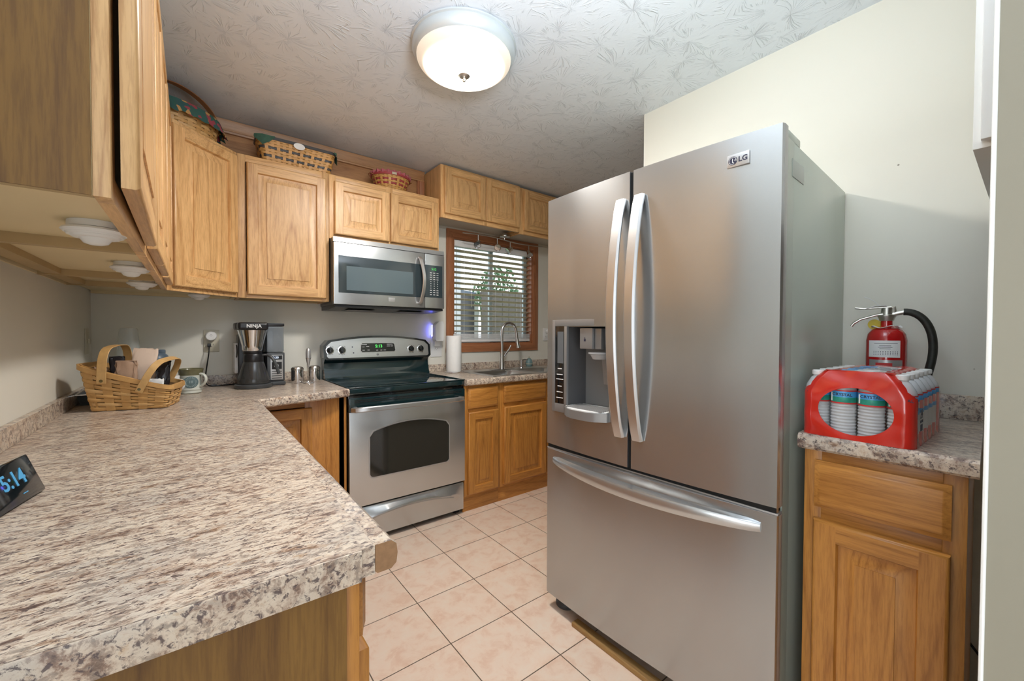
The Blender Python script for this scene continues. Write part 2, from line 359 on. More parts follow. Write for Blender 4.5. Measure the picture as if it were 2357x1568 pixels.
    def text(s, body, size, M, mat=None, depth=0.0004, bold=0.0, align='CENTER', spacing=1.0):
        cu = bpy.data.curves.new('t', 'FONT'); cu.body = body; cu.size = size; cu.extrude = depth; cu.align_x = align; cu.align_y = 'CENTER'; cu.offset = bold; cu.space_character = spacing; cu.resolution_u = 3
        o = bpy.data.objects.new('t', cu); COL.objects.link(o)
        dg = bpy.context.evaluated_depsgraph_get(); me = bpy.data.meshes.new_from_object(o.evaluated_get(dg))
        t = bmesh.new(); t.from_mesh(me); s.merge(t, mat, M)
        bpy.data.objects.remove(o); bpy.data.curves.remove(cu); bpy.data.meshes.remove(me); return s
    def build(s, name, mat=None, parent=None, world=False, loc=None, smooth=True, sharp=38, recalc=True):
        bm = s.bm
        if recalc: bmesh.ops.recalc_face_normals(bm, faces=bm.faces[:])
        root = parent; P = Matrix.Identity(4)
        if parent is not None: P = MX[parent.name]
        if world and parent is not None: bm.transform(P.inverted())
        if loc is not None: bm.transform(Matrix.Translation(-Vector(loc)))
        me = bpy.data.meshes.new(name); bm.to_mesh(me); bm.free()
        for m in (s.mats if s.mats else [mat]): me.materials.append(m)
        if smooth:
            me.polygons.foreach_set('use_smooth', [True]*len(me.polygons)); me.set_sharp_from_angle(angle=radians(sharp))
        o = bpy.data.objects.new(name, me); COL.objects.link(o)
        if parent is not None: o.parent = parent; MX[o.name] = P
        else:
            if loc is not None: o.location = loc; MX[o.name] = Matrix.Translation(loc)
            else: MX[o.name] = P
        return o
def frame(o, right, up):
    r = Vector(right).normalized(); u = Vector(up).normalized(); n = r.cross(u)
    return Matrix(((r.x, u.x, n.x, o[0]), (r.y, u.y, n.y, o[1]), (r.z, u.z, n.z, o[2]), (0, 0, 0, 1)))
def thing(name, label, cat, loc=(0, 0, 0), rz=0.0, group=None):
    o = bpy.data.objects.new(name, None); COL.objects.link(o); o.location = loc; o.rotation_euler = (0, 0, rz)
    o.empty_display_size = 0.05; o['label'] = label; o['category'] = cat
    if group: o['group'] = group
    MX[o.name] = Matrix.Translation(loc) @ Matrix.Rotation(rz, 4, 'Z'); return o
def tag(o, label, cat, group=None, kind=None):
    o['label'] = label; o['category'] = cat
    if group: o['group'] = group
    if kind: o['kind'] = kind
    return o
def struct(o, label=None):
    o['kind'] = 'structure'
    if label: o['label'] = label; o['category'] = o.name.split('_')[0]
    return o
def arc(p0, p1, bow, n=14):
    """points from p0 to p1 bowed by vector bow (half sine)"""
    p0, p1, bow = Vector(p0), Vector(p1), Vector(bow)
    return [p0.lerp(p1, i/n) + bow*sin(pi*i/n) for i in range(n+1)]
def bez(p, n=16):
    P = [Vector(q) for q in p]; out = []
    segs = (len(P)-1)//3
    for k in range(segs):
        a, b, c, d = P[3*k:3*k+4]
        for i in range(n+(k == segs-1)):
            t = i/n; out.append(a*(1-t)**3 + 3*b*t*(1-t)**2 + 3*c*t*t*(1-t) + d*t**3)
    return out
def copy_tree(o, loc=None, rz=None):
    c = o.copy(); COL.objects.link(c)
    if loc is not None: c.location = loc
    if rz is not None: c.rotation_euler = (0, 0, rz)
    for ch in [x for x in list(bpy.data.objects) if x.parent == o]:
        d = copy_tree(ch); d.parent = c
    return c

# raised panel door: local frame x right, z up, front faces -y; lower left back corner at (x0, y, z0)
def door_mesh(mb, x0, x1, z0, z1, y, W, T=0.022, fw=0.052, M=None):
    w, h = x1-x0, z1-z0; V, H = mb.mi(W['z']), mb.mi(W['x'])
    def P(u, v, d):
        p = Vector((x0+u, y-d, z0+v)); return mb.bm.verts.new(M @ p if M is not None else p)
    def rect(i, d): return [P(i, i, d), P(w-i, i, d), P(w-i, h-i, d), P(i, h-i, d)]
    fw = min(fw, w*0.24, h*0.3)
    rr = [rect(0, 0), rect(0, T-0.006), rect(0.003, T-0.0015), rect(0.007, T)]
    def band(a, b, idx=None):
        for i in range(4):
            j = (i+1) % 4; mb._f((a[i], a[j], b[j], b[i]), V if i in (1, 3) else H)
    mb._f(rr[0][::-1], V)
    for a, b in zip(rr, rr[1:]): band(a, b)
    e = 0.007
    # stiles full height, rails between
    mb._f([P(e, e, T), P(fw, e, T), P(fw, h-e, T), P(e, h-e, T)], V)
    mb._f([P(w-fw, e, T), P(w-e, e, T), P(w-e, h-e, T), P(w-fw, h-e, T)], V)
    mb._f([P(fw, e, T), P(w-fw, e, T), P(w-fw, fw, T), P(fw, fw, T)], H)
    mb._f([P(fw, h-fw, T), P(w-fw, h-fw, T), P(w-fw, h-e, T), P(fw, h-e, T)], H)
    s = min(0.036, (w-2*fw)*0.2, (h-2*fw)*0.2)
    inn = [rect(fw, T), rect(fw+0.003, T-0.005), rect(fw+0.004, T-0.013), rect(fw+0.008, T-0.014), rect(fw+0.008+s, T-0.004), rect(fw+0.0085+s, T-0.001)]
    for k, (a, b) in enumerate(zip(inn, inn[1:])):
        for i in range(4):
            j = (i+1) % 4; mb._f((a[i], a[j], b[j], b[i]), (V if i in (1, 3) else H) if k < 3 else V)
    mb._f(inn[-1], V)
def drawer_mesh(mb, x0, x1, z0, z1, y, W, T=0.019, M=None):
    k = mb.mi(W['x'])
    def P(u, v, d):
        p = Vector((u, y-d, v)); return mb.bm.verts.new(M @ p if M is not None else p)
    R = []
    for i, d in ((0, 0), (0, T-0.009), (0.006, T-0.006), (0.012, T-0.001), (0.016, T)): R.append([P(x0+i, z0+i, d), P(x1-i, z0+i, d), P(x1-i, z1-i, d), P(x0+i, z1-i, d)])
    mb._f(R[0][::-1], k)
    for a, b in zip(R, R[1:]):
        for i in range(4): j = (i+1) % 4; mb._f((a[i], a[j], b[j], b[i]), k)
    mb._f(R[-1], k)

def cabinet(label, name, loc, rz, w, z0, z1, depth, doors, drawers=(), W=OAK, side=None, under=PALE, toe=0.0, stiles=(), rails=(), endL=False, endR=False, group=None, cleats=(), ajar=None):
    """local: x 0..w, wall at y=0, face frame front at y=-depth, z from root"""
    r = thing(name, label, 'cabinet', loc, rz, group)
    side = side or W['z']; ft = 0.019; d = depth
    c = MB()
    zb = z0 + (toe if toe else 0)
    c.box((0, -d+ft, zb), (0.014, 0, z1), side); c.box((w-0.014, -d+ft, zb), (w, 0, z1), side)
    c.box((0.014, -0.006, zb), (w-0.014, 0, z1), under)
    if not toe: c.box((0.014, -d+ft, z1-0.014), (w-0.014, -0.006, z1), side)
    c.build('carcass', side, r)
    b = MB(); b.box((0.0141, -d+ft, zb+(0.022 if not toe else 0.0)), (w-0.0141, -0.0061, zb+(0.034 if not toe else 0.014)), under)
    for cy in cleats: b.box((0.015, cy-0.02, zb+0.004), (w-0.015, cy+0.02, zb+0.022), PALES if under is PALE else under)
    b.build('underside_panel' if not toe else 'floor_panel', under, r)
    f = MB()
    st = [(0, 0.04)] + [(a, bb) for a, bb in stiles] + [(w-0.04, w)]
    for a, bb in st: f.box((a, -d, zb), (bb, -d+ft, z1), W['z'], 0.0012)
    rl = [(zb, zb+0.038), (z1-0.038, z1)] + list(rails)
    for a, bb in rl: 
        for (s0, s1) in zip(st, st[1:]): f.box((s0[1], -d+0.0002, a), (s1[0], -d+ft, bb), W['x'], 0.0008)
    f.build('face_frame', W['z'], r)
    for i, (a, bb, c0, c1) in enumerate(doors):
        m = MB(); MM = None
        if ajar and ajar[i]:
            hinge = bb if ajar[i] > 0 else a
            MM = Matrix.Translation((hinge, -d, 0)) @ Matrix.Rotation(ajar[i], 4, 'Z') @ Matrix.Translation((-hinge, d, 0))
        door_mesh(m, a, bb, c0, c1, -d-0.001, W, M=MM); m.build('door', W['z'], r)
    for (a, bb, c0, c1) in drawers:
        m = MB(); drawer_mesh(m, a, bb, c0, c1, -d-0.001, W); m.build('drawer', W['x'], r)
    if toe:
        t = MB(); t.box((0, -d+0.02, z0), (w, -d+0.032, zb), W['x'], 0.001); t.build('toe_board', W['x'], r)
    return r

# ------------------------------------------------------------------ room shell
ZC = 2.4846
def sbox(name, boxes, mat, label=None):
    m = MB()
    for a, b in boxes: m.box(a, b, mat)
    return struct(m.build(name, mat, smooth=False), label)
sbox('floor', [((-3.0, -6.0, -0.1), (4.4, 0.15, 0.0))], TILE)
sbox('ceiling', [((-3.0, -6.0, ZC), (4.4, 0.15, ZC+0.1))], CEIL)
WX0, WX1, WZ0, WZ1 = 2.122, 2.992, 1.13, 2.022      # clear window opening
sbox('wall_back', [((-0.12, 0, 0), (WX0, 0.15, ZC)), ((WX1, 0, 0), (4.4, 0.15, ZC)), ((WX0, 0, 0), (WX1, 0.15, WZ0)), ((WX0, 0, WZ1), (WX1, 0.15, ZC))], WALL)
sbox('wall_left', [((-0.12, -2.75, 0), (0, 0, ZC))], WALL)
sbox('wall_right', [((2.465, -5.0, 0), (2.585, -1.587, ZC))], WALLM)
sbox('wall_right_far', [((4.28, -5.0, 0), (4.4, 0, ZC))], WALL)
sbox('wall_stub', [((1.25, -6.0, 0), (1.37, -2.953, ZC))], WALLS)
sbox('wall_right_near', [((1.37, -5.1, 0), (4.4, -5.0, ZC))], WALL)
sbox('wall_dining_left', [((-3.1, -6.0, 0), (-3.0, -5.5, ZC)), ((-3.1, -3.2, 0), (-3.0, -2.75, ZC)), ((-3.1, -5.5, 0), (-3.0, -3.2, 0.65)), ((-3.1, -5.5, 2.25), (-3.0, -3.2, ZC))], WALL)
sbox('wall_dining_back', [((-3.0, -2.75, 0), (-0.12, -2.63, ZC))], WALL)
sbox('wall_front', [((-3.0, -6.1, 2.35), (1.25, -6.0, ZC)), ((-3.0, -6.1, 0), (-2.15, -6.0, 2.35)), ((0.95, -6.1, 0), (1.25, -6.0, 2.35))], WALL)
m = MB(); m.tube([(1.2495, -2.9535, 0.0), (1.2495, -2.9535, ZC-0.001)], 0.0025, WHITE, 8)
struct(m.build('trim_1', WHITE))

# oak backboard and moulding between the wall cabinets and the ceiling
t = thing('trim_2', 'oak backboard with moulding between wall cabinets and ceiling', 'trim', (0, 0, 2.218)); t['kind'] = 'structure'
m = MB(); m.box((0.0, -0.012, 2.219), (1.849, 0, ZC-0.002), PANELW); m.build('board', PANELW, t, world=True)
m = MB(); pf = [(0, 2.405), (-0.018, 2.405), (-0.020, 2.415), (-0.014, 2.42), (-0.016, 2.44), (-0.024, 2.462), (-0.026, 2.480), (0, 2.480)]
m.prism([(a-0.0125, b) for a, b in pf], lambda a, b: Vector((0.002, a, b)), lambda a, b: Vector((1.848, a, b)), PANELW); m.build('top_moulding', PANELW, t, world=True)
m = MB(); pf2 = [(1.848, 0), (1.848, -0.024), (1.836, -0.026), (1.812, -0.016), (1.802, -0.02), (1.792, -0.018), (1.792, 0)]
m.prism([(a, b-0.0125) for a, b in pf2], lambda a, b: Vector((a, b, 2.2195)), lambda a, b: Vector((a, b, 2.4045)), TRIMW['z']); m.build('end_moulding', TRIMW['z'], t, world=True)

# window in the back wall
t = thing('window_1', 'wood-cased sliding window over the sink', 'window', (2.557, 0, 1.07)); t['kind'] = 'structure'
cas = [(0, 0), (-0.012, 0.0), (-0.019, 0.012), (-0.017, 0.045), (-0.011, 0.058), (-0.011, 0.066), (0, 0.066)]
def casing_ring(m):
    rings = []
    ox0, ox1, oz0, oz1 = WX0-0.066+0.066, WX1, WZ0, WZ1
    corners = [((WX0, WZ0), (-1, -1)), ((WX1, WZ0), (1, -1)), ((WX1, WZ1), (1, 1)), ((WX0, WZ1), (-1, 1))]
    rings = [[Vector((c[0]+s[0]*b, a-0.0005, c[1]+s[1]*b)) for a, b in cas] for c, s in corners]
    k = [m.mi(TRIMW['x']), m.mi(TRIMW['z'])]; V = [[m.bm.verts.new(p) for p in r] for r in rings]
    for i in range(4):
        a, b = V[i], V[(i+1) % 4]
        for q in range(len(cas)): 
            r_ = (q+1) % len(cas); m._f((a[q], b[q], b[r_], a[r_]), k[i % 2])
m = MB(); casing_ring(m); m.build('casing', TRIMW['x'], t, world=True)
m = MB()
m.box((WX0, -0.002, WZ0), (WX0+0.012, 0.145, WZ1), TRIMW['z']); m.box((WX1-0.012, -0.002, WZ0), (WX1, 0.145, WZ1), TRIMW['z'])
m.box((WX0+0.012, -0.002, WZ0), (WX1-0.012, 0.145, WZ0+0.012), TRIMW['x']); m.box((WX0+0.012, -0.002, WZ1-0.012), (WX1-0.012, 0.145, WZ1), TRIMW['x'])
m.build('jamb', TRIMW['x'], t, world=True)
VIN = pm('pale_blue_vinyl', (0.42, 0.52, 0.55), 0.4)
def sash(x0, x1, y, name):
    m = MB(); z0, z1 = WZ0+0.012, WZ1-0.012; wd = 0.04
    m.box((x0, y, z0), (x0+wd, y+0.025, z1), VIN, 0.003); m.box((x1-wd, y, z0), (x1, y+0.025, z1), VIN, 0.003)
    m.box((x0+wd, y+0.001, z0), (x1-wd, y+0.024, z0+wd), VIN, 0.002); m.box((x0+wd, y+0.001, z1-wd), (x1-wd, y+0.024, z1), VIN, 0.002)
    o = m.build('sash', VIN, t, world=True)
    g = MB(); g.quad([(x0+wd, y+0.0125, z0+wd), (x1-wd, y+0.0125, z0+wd), (x1-wd, y+0.0125, z1-wd), (x0+wd, y+0.0125, z1-wd)], PGLASS); g.build('pane', PGLASS, o, world=True)
sash(WX0+0.012, 2.60, 0.10, 's'); sash(2.54, WX1-0.012, 0.07, 's')

# ------------------------------------------------------------------ outside the window
sbox('ground', [((-3, 0.16, 0.2), (12, 12, 0.3))], pm('lawn_green', (0.10, 0.16, 0.05), 0.9, noise=(3, 0.3)))
t = thing('picket_fence', 'white picket fence in the yard seen through the left of the window', 'fence', (4.6, 4.0, 0.3))
for i in range(8):
    m = MB(); x = 3.9 + i*0.15
    m.prism([(x-0.055, 0.3), (x+0.055, 0.3), (x+0.055, 1.98), (x, 2.13), (x-0.055, 1.98)], lambda a, b: Vector((a, 4.0, b)), lambda a, b: Vector((a, 4.025, b)), WHITE); m.build('picket', WHITE, t, world=True)
for z in (0.7, 1.6):
    m = MB(); m.box((3.8, 4.026, z), (5.05, 4.06, z+0.1), WHITE); m.build('rail', WHITE, t, world=True)
GW = pm('weathered_grey_board', (0.11, 0.10, 0.085), 0.8, noise=(12, 0.3))
t = thing('privacy_fence', 'dark weathered board fence behind the right of the window', 'fence', (5.2, 3.0, 0.3))
for i in range(14):
    m = MB(); x = 4.42+i*0.15; m.box((x, 3.0, 0.3), (x+0.143, 3.025, 1.98+0.02*(i % 2)), GW, 0.003); m.build('board', GW, t, world=True)
m = MB(); m.box((4.42, 3.026, 1.85), (6.5, 3.06, 1.95), GW); m.build('rail', GW, t, world=True)
t = thing('utility_box', 'dark blue-grey box standing between the two yard fences', 'box', (4.28, 3.3, 0.3))
m = MB(); m.box((4.08, 3.2, 0.3), (4.40, 3.5, 1.90), DGREY, 0.02); m.build('body', DGREY, t, world=True)
m = MB(); m.prism([(4.06, 1.90), (4.42, 1.90), (4.40, 1.95), (4.08, 1.98)], lambda a, b: Vector((a, 3.18, b)), lambda a, b: Vector((a, 3.52, b)), BLUEP); m.build('lid', BLUEP, t, world=True)
m = MB(); LEAF = pm('leaf_green', (0.06, 0.17, 0.06), 0.5, noise=(6, 0.4))
for i in range(700):
    g_ = max(-1.9, random.gauss(0, 1)); h_ = random.random(); c = Vector((5.25+0.42*g_, 3.45+random.random()*0.4, 1.75+h_*(0.85*math.exp(-g_*g_/1.6)))); s_ = 0.03+random.random()*0.035
    a = random.random()*2*pi; d = Vector((cos(a), 0.3*sin(a*2), sin(a)))*s_; e = Vector((-sin(a), 0.4, cos(a)))*s_*0.4
    m.quad([c-d, c+e, c+d, c-e], LEAF)
for i in range(6): m.tube([(4.9+i*0.13, 3.55, 0.3), (4.75+i*0.19, 3.6, 2.1)], 0.012, LEAF, 5)
o = m.build('bush', LEAF, loc=(5.2, 3.5, 0.3), recalc=False); tag(o, 'leafy green bush growing over the board fence outside', 'bush')
SID = pm('white_siding', (0.62, 0.64, 0.66), 0.7)
m = MB(); 
for i in range(12): m.box((2.62+i*0.075, 2.2, 0.3), (2.62+i*0.075+0.067, 2.22, 2.9), SID, 0.003)
m.box((2.6, 2.221, 0.3), (3.52, 2.26, 2.9), GREYP)
o = m.build('board_screen', SID, loc=(3.05, 2.24, 0.3)); tag(o, 'pale vertical board screen outside at the left edge of the window', 'screen')

# ------------------------------------------------------------------ wall cabinets
def cab(label, name, x, y, rz, w, z0, z1, depth, doors, drawers=(), **k):
    kk = dict(k); kk['rails'] = [(a-z0, b-z0) for a, b in k.get('rails', ())]
    return cabinet(label, name, (x, y, z0), rz, w, 0, z1-z0, depth, [(a, b, c-z0, d-z0) for a, b, c, d in doors], [(a, b, c-z0, d-z0) for a, b, c, d in drawers], **kk)
ZU, ZT = 1.42, 2.218
H90 = pi/2
cab('tall oak wall cabinet nearest the viewer with door slightly ajar', 'wall_cabinet', 0, -2.17, H90, 0.55, ZU, ZT, 0.32, [(0.012, 0.532, 1.442, 2.196)], sideL=VEN, cleats=(-0.035,), ajar=[-radians(1.0)], group=None) if False else None
def leftcab(label, y0, y1, doors, ajar=None, first=False, stiles=()):
    r = cab(label, 'wall_cabinet', 0, y0, H90, y1-y0, ZU, ZT, 0.32, doors, stiles=stiles, cleats=(-0.04,), ajar=ajar, side=PALES)
    if first:
        m = MB(); m.box((-0.003, -0.300, 0.0), (0.0, 0, ZT-ZU), VEN); m.build('end_panel', VEN, r)
    return r
leftcab('oak wall cabinet nearest the viewer with brown end panel and door ajar', -2.17, -1.6205, [(0.010, 0.532, 1.440, 2.197)], [radians(-0.0)+radians(0.9)], True)
leftcab('oak two-door wall cabinet on the left wall, middle of its row', -1.6195, -0.9305, [(0.022, 0.342, 1.440, 2.197), (0.350, 0.672, 1.440, 2.197)], stiles=[(0.326, 0.366)])
leftcab('narrow oak wall cabinet on the left wall beside the angled corner cabinet', -0.9295, -0.532, [(0.022, 0.378, 1.440, 2.197)])

# angled corner cabinet
t = thing('corner_wall_cabinet', 'angled oak corner wall cabinet under the handled basket', 'cabinet', (0.0, 0.0, ZU))
A, B_ = Vector((0.32, -0.531, 0)), Vector((0.609, -0.26, 0))
pl = [(0.002, -0.002), (0.002, -0.531), (0.302, -0.531), (0.32-0.0, -0.513), (0.594, -0.26), (0.609, -0.245), (0.609, -0.002)]
m = MB(); m.prism(pl, lambda a, b: Vector((a, b, ZU+0.024)), lambda a, b: Vector((a, b, ZT-0.001)), OAK['z']); m.build('carcass', OAK['z'], t, world=True)
m = MB(); m.box((0.004, -0.528, ZU+0.004), (0.30, -0.508, ZU+0.0239), PALE); m.box((0.587, -0.24, ZU+0.004), (0.607, -0.004, ZU+0.0239), PALE); m.box((0.004, -0.03, ZU+0.004), (0.587, -0.004, ZU+0.0239), PALE)
m.prism([(p[0]*0.985+0.003, p[1]*0.985-0.002) for p in pl], lambda a, b: Vector((a, b, ZU+0.018)), lambda a, b: Vector((a, b, ZU+0.0238)), PALE); m.build('underside_panel', PALE, t, world=True)
d = (B_-A); wl = d.length; ang = math.atan2(d.y, d.x)
FM = Matrix.Translation((A.x, A.y, ZU)) @ Matrix.Rotation(ang, 4, 'Z')
m = MB(); h = ZT-ZU
for a, b in ((0, 0.032), (wl-0.032, wl)): m.box((a, 0, 0), (b, 0.018, h), OAK['z'], 0.001, M=FM)
for a, b in ((0, 0.04), (h-0.04, h)): m.box((0.032, 0.0003, a), (wl-0.032, 0.018, b), OAK['x'], 0.001, M=FM)
m.build('face_frame', OAK['z'], t, world=True)
m = MB(); door_mesh(m, 0.022, wl-0.012, 0.022, h-0.022, -0.001, OAK, M=FM); m.build('door', OAK['z'], t, world=True)

cab('oak single-door wall cabinet under the long basket', 'wall_cabinet', 0.611, 0, 0, 0.478, ZU, ZT, 0.26, [(0.044, 0.458, 1.438, 2.177)], cleats=(-0.03,))
cab('short oak two-door wall cabinet above the microwave', 'wall_cabinet', 1.0905, 0, 0, 0.7635, 1.818, ZT, 0.26, [(0.028, 0.3825, 1.845, 2.178), (0.3915, 0.746, 1.845, 2.178)], stiles=[(0.365, 0.41)])
cab('short oak two-door wall cabinet hung at ceiling height over the window', 'wall_cabinet', 1.8555, 0, 0, 0.7475, 2.08, 2.468, 0.286, [(0.026, 0.388, 2.113, 2.452), (0.394, 0.735, 2.113, 2.452)], under=PALE2, stiles=[(0.37, 0.41)])
cab('short oak wall cabinet at ceiling height partly behind the refrigerator', 'wall_cabinet', 2.604, 0, 0, 0.80, 2.07, 2.46, 0.286, [(0.038, 0.39, 2.102, 2.441), (0.40, 0.76, 2.102, 2.441)], under=PALE2, stiles=[(0.375, 0.415)])

# under-cabinet puck lights
def puck(x, y, label, z):
    t = thing('puck_light', label, 'light', (x, y, z), 0, 'puck lights under the wall cabinets')
    m = MB(); m.lathe([(0.0, 0), (0.040, 0), (0.041, -0.012), (0.037, -0.014), (0.0, -0.014)], n=28, mat=WHITEP); m.build('base', WHITEP, t)
    m = MB(); m.lathe([(0.0, -0.0142), (0.047, -0.0142), (0.049, -0.018), (0.045, -0.022), (0.043, -0.022), (0.041, -0.026), (0.037, -0.026), (0.034, -0.030), (0.024, -0.031), (0.018, -0.040), (0.010, -0.043), (0, -0.044)], n=32, mat=WHITEP); m.build('lens', WHITEP, t)
puck(0.262, -1.847, 'white push light under the nearest wall cabinet, largest of the row', ZU+0.0218)
puck(0.262, -1.257, 'white push light second from the viewer under the left wall cabinets', ZU+0.0218)
puck(0.250, -0.740, 'white push light third from the viewer under the left wall cabinets', ZU+0.0218)
puck(0.440, -0.280, 'white push light under the angled corner cabinet', ZU+0.0178)

# ------------------------------------------------------------------ base cabinets
r = cab('oak base cabinet at the open end of the long counter', 'base_cabinet', 0, -2.385, H90, 0.80, 0, 0.870, 0.601, [(0.020, 0.390, 0.125, 0.742), (0.40, 0.78, 0.125, 0.742)], [(0.020, 0.39, 0.765, 0.862), (0.40, 0.78, 0.765, 0.862)], W=BOAK, toe=0.10, stiles=[(0.375, 0.415)])
m = MB(); m.box((-0.004, -0.5815, 0.0), (0.0, 0, 0.870), VEN); m.build('end_panel', VEN, r)
cab('oak base cabinet in the middle of the long counter', 'base_cabinet', 0, -1.584, H90, 0.82, 0, 0.870, 0.601, [(0.020, 0.40, 0.125, 0.742), (0.41, 0.78, 0.125, 0.742)], [(0.020, 0.40, 0.765, 0.862), (0.41, 0.78, 0.765, 0.862)], W=BOAK, toe=0.10, stiles=[(0.385, 0.425)])
cab('oak base cabinet in the corner left of the range', 'base_cabinet', 0.605, 0, 0, 0.482, 0, 0.870, 0.62, [(0.05, 0.302, 0.125, 0.828)], W=BOAK, toe=0.10, stiles=[(0.27, 0.47)])
cab('narrow oak base cabinet with one drawer right of the range', 'base_cabinet', 1.8565, 0, 0, 0.300, 0, 0.868, 0.62, [(0.024, 0.275, 0.123, 0.686)], [(0.024, 0.272, 0.712, 0.850)], W=BOAK, toe=0.11, rails=[(0.68, 0.72)])
cab('oak sink base cabinet partly hidden by the refrigerator', 'base_cabinet', 2.1570, 0, 0, 0.90, 0, 0.868, 0.62, [(0.026, 0.440, 0.130, 0.692), (0.46, 0.875, 0.13, 0.692)], [(0.026, 0.440, 0.722, 0.851), (0.46, 0.875, 0.722, 0.851)], W=BOAK, toe=0.11, rails=[(0.69, 0.72)], stiles=[(0.43, 0.47)])
cab('oak base cabinet beyond the sink behind the refrigerator', 'base_cabinet', 3.0575, 0, 0, 0.50, 0, 0.868, 0.62, [(0.026, 0.474, 0.130, 0.692)], [(0.026, 0.474, 0.722, 0.851)], W=BOAK, toe=0.11, rails=[(0.69, 0.72)])

# ------------------------------------------------------------------ worktops
def nose(m, path, z1, th=0.043, wd=0.035, mat=None, endmat=None):
    prof = [(0, z1-th+0.004), (0.004, z1-th), (wd-0.010, z1-th), (wd-0.002, z1-th+0.007), (wd, z1-th/2), (wd-0.002, z1-0.007), (wd-0.010, z1), (0, z1)]
    rings = []
    for i, p in enumerate(path):
        p = Vector(p); ds = []
        if i > 0: ds.append((p-Vector(path[i-1])).normalized())
        if i < len(path)-1: ds.append((Vector(path[i+1])-p).normalized())
        ns = [Vector((d.y, -d.x)) for d in ds]; n_ = sum(ns, Vector((0, 0))).normalized(); k = 1/max(0.3, n_.dot(ns[0]))
        rings.append([Vector((p.x+n_.x*o_*k, p.y+n_.y*o_*k, z)) for o_, z in prof])
    V = m.loft(rings, mat, True, False, False); ke = m.mi(endmat or mat)
    m._f(V[0][::-1], ke); m._f(V[-1], ke)
def slab(m, poly, z0, z1, mat): m.prism(poly, lambda a, b: Vector((a, b, z0)), lambda a, b: Vector((a, b, z1)), mat)
ZK = 0.914
t = thing('corner_worktop', 'speckled granite-look worktop running from the viewer to the range', 'countertop', (0, 0, 0.871))
m = MB(); slab(m, [(0.001, -0.001), (1.0865, -0.001), (1.0865, -0.6205), (0.6205, -0.755), (0.6205, -2.396), (0.001, -2.396)], 0.8715, ZK, GRAN)
m.build('slab', GRAN, t, world=True)
m = MB(); nose(m, [(0.62, -2.396), (0.62, -0.755), (1.0865, -0.62)], ZK+0.0002, mat=GRANE, endmat=PARTB); m.build('rounded_edge', GRANE, t, world=True)
m = MB(); m.box((0.001, -2.3995, 0.868), (0.600, -2.3961, ZK-0.0003), GRANE, 0.0006); m.build('end_strip', GRANE, t, world=True)
m = MB(); m.box((0.001, -2.390, ZK+0.0002), (0.021, -0.0215, 0.972), GRANE, 0.003); m.box((0.001, -0.021, ZK+0.0002), (1.0865, -0.001, 0.972), GRANE, 0.003); m.build('backsplash', GRANE, t, world=True)

t = thing('sink_worktop', 'speckled granite-look worktop right of the range with the sink', 'countertop', (2.7, 0, 0.871))
SX0, SX1, SY0, SY1 = 2.135, 2.955, -0.575, -0.125
m = MB()
for a, b in (((1.856, -0.6205, 0.8715), (SX0, -0.001, ZK)), ((SX1, -0.6205, 0.8715), (3.56, -0.001, ZK)), ((SX0, -0.6205, 0.8715), (SX1, SY0, ZK)), ((SX0, SY1, 0.8715), (SX1, -0.001, ZK))): m.box(a, b, GRAN)
m.build('slab', GRAN, t, world=True)
m = MB(); nose(m, [(1.856, -0.62), (3.56, -0.62)], ZK+0.0002, mat=GRANE); m.build('rounded_edge', GRANE, t, world=True)
m = MB(); m.box((1.856, -0.021, ZK+0.0002), (3.56, -0.001, 0.972), GRANE, 0.003); m.build('backsplash', GRANE, t, world=True)

# ------------------------------------------------------------------ loose cabinet with counter right of the refrigerator
TH = 0.043
def rl(label, name, loc, rz): return thing(name, label, 'cabinet', loc, rz)
# local x runs away from the fridge, -y faces the room
t = cab('oak base cabinet with drawer right of the refrigerator', 'base_cabinet', 2.412, -2.562, -H90+TH, 0.315, 0, 0.900, 0.615, [(0.026, 0.290, 0.120, 0.712)], [(0.026, 0.290, 0.745, 0.876)], W=BOAK, toe=0.10, rails=[(0.71, 0.745)])
t = thing('side_worktop', 'small granite-look worktop right of the refrigerator under the water pack', 'countertop', (2.425, -2.548, 0.902), -H90+TH)
m = MB(); m.box((0, -0.615, 0.0), (0.345, 0, 0.043), GRANY); m.build('slab', GRANY, t)
m = MB(); nose(m, [(0.0, -0.615), (0.345, -0.615)], 0.0432, mat=GRANE); m.build('rounded_edge', GRANE, t)
m = MB(); m.box((0, -0.020, 0.0432), (0.345, 0, 0.125), GRANE, 0.003); m.build('backsplash', GRANE, t)

t = thing('white_wall_cabinet', 'white painted wall cabinet at the right edge beside the cream wall end', 'cabinet', (1.745, -2.908, 1.632))
m = MB(); m.box((1.758, -3.62, 1.632), (2.464, -2.900, ZC-0.002), WHITE, 0.002); m.build('carcass', WHITE, t, world=True)
m = MB(); m.box((1.738, -3.60, 1.645), (1.757, -2.912, 2.46), WHITE, 0.003); m.build('door', WHITE, t, world=True)
m = MB(); m.tube(bez([(2.461, -2.80, 0.26), (2.461, -2.86, 0.22), (2.461, -2.90, 0.16), (2.461, -2.96, 0.06)]), 0.004, BLACK, 8)
tag(m.build('power_cable', BLACK, loc=(2.461, -2.96, 0.06)), 'black power cable hanging on the wall beside the small oak cabinet', 'cable')

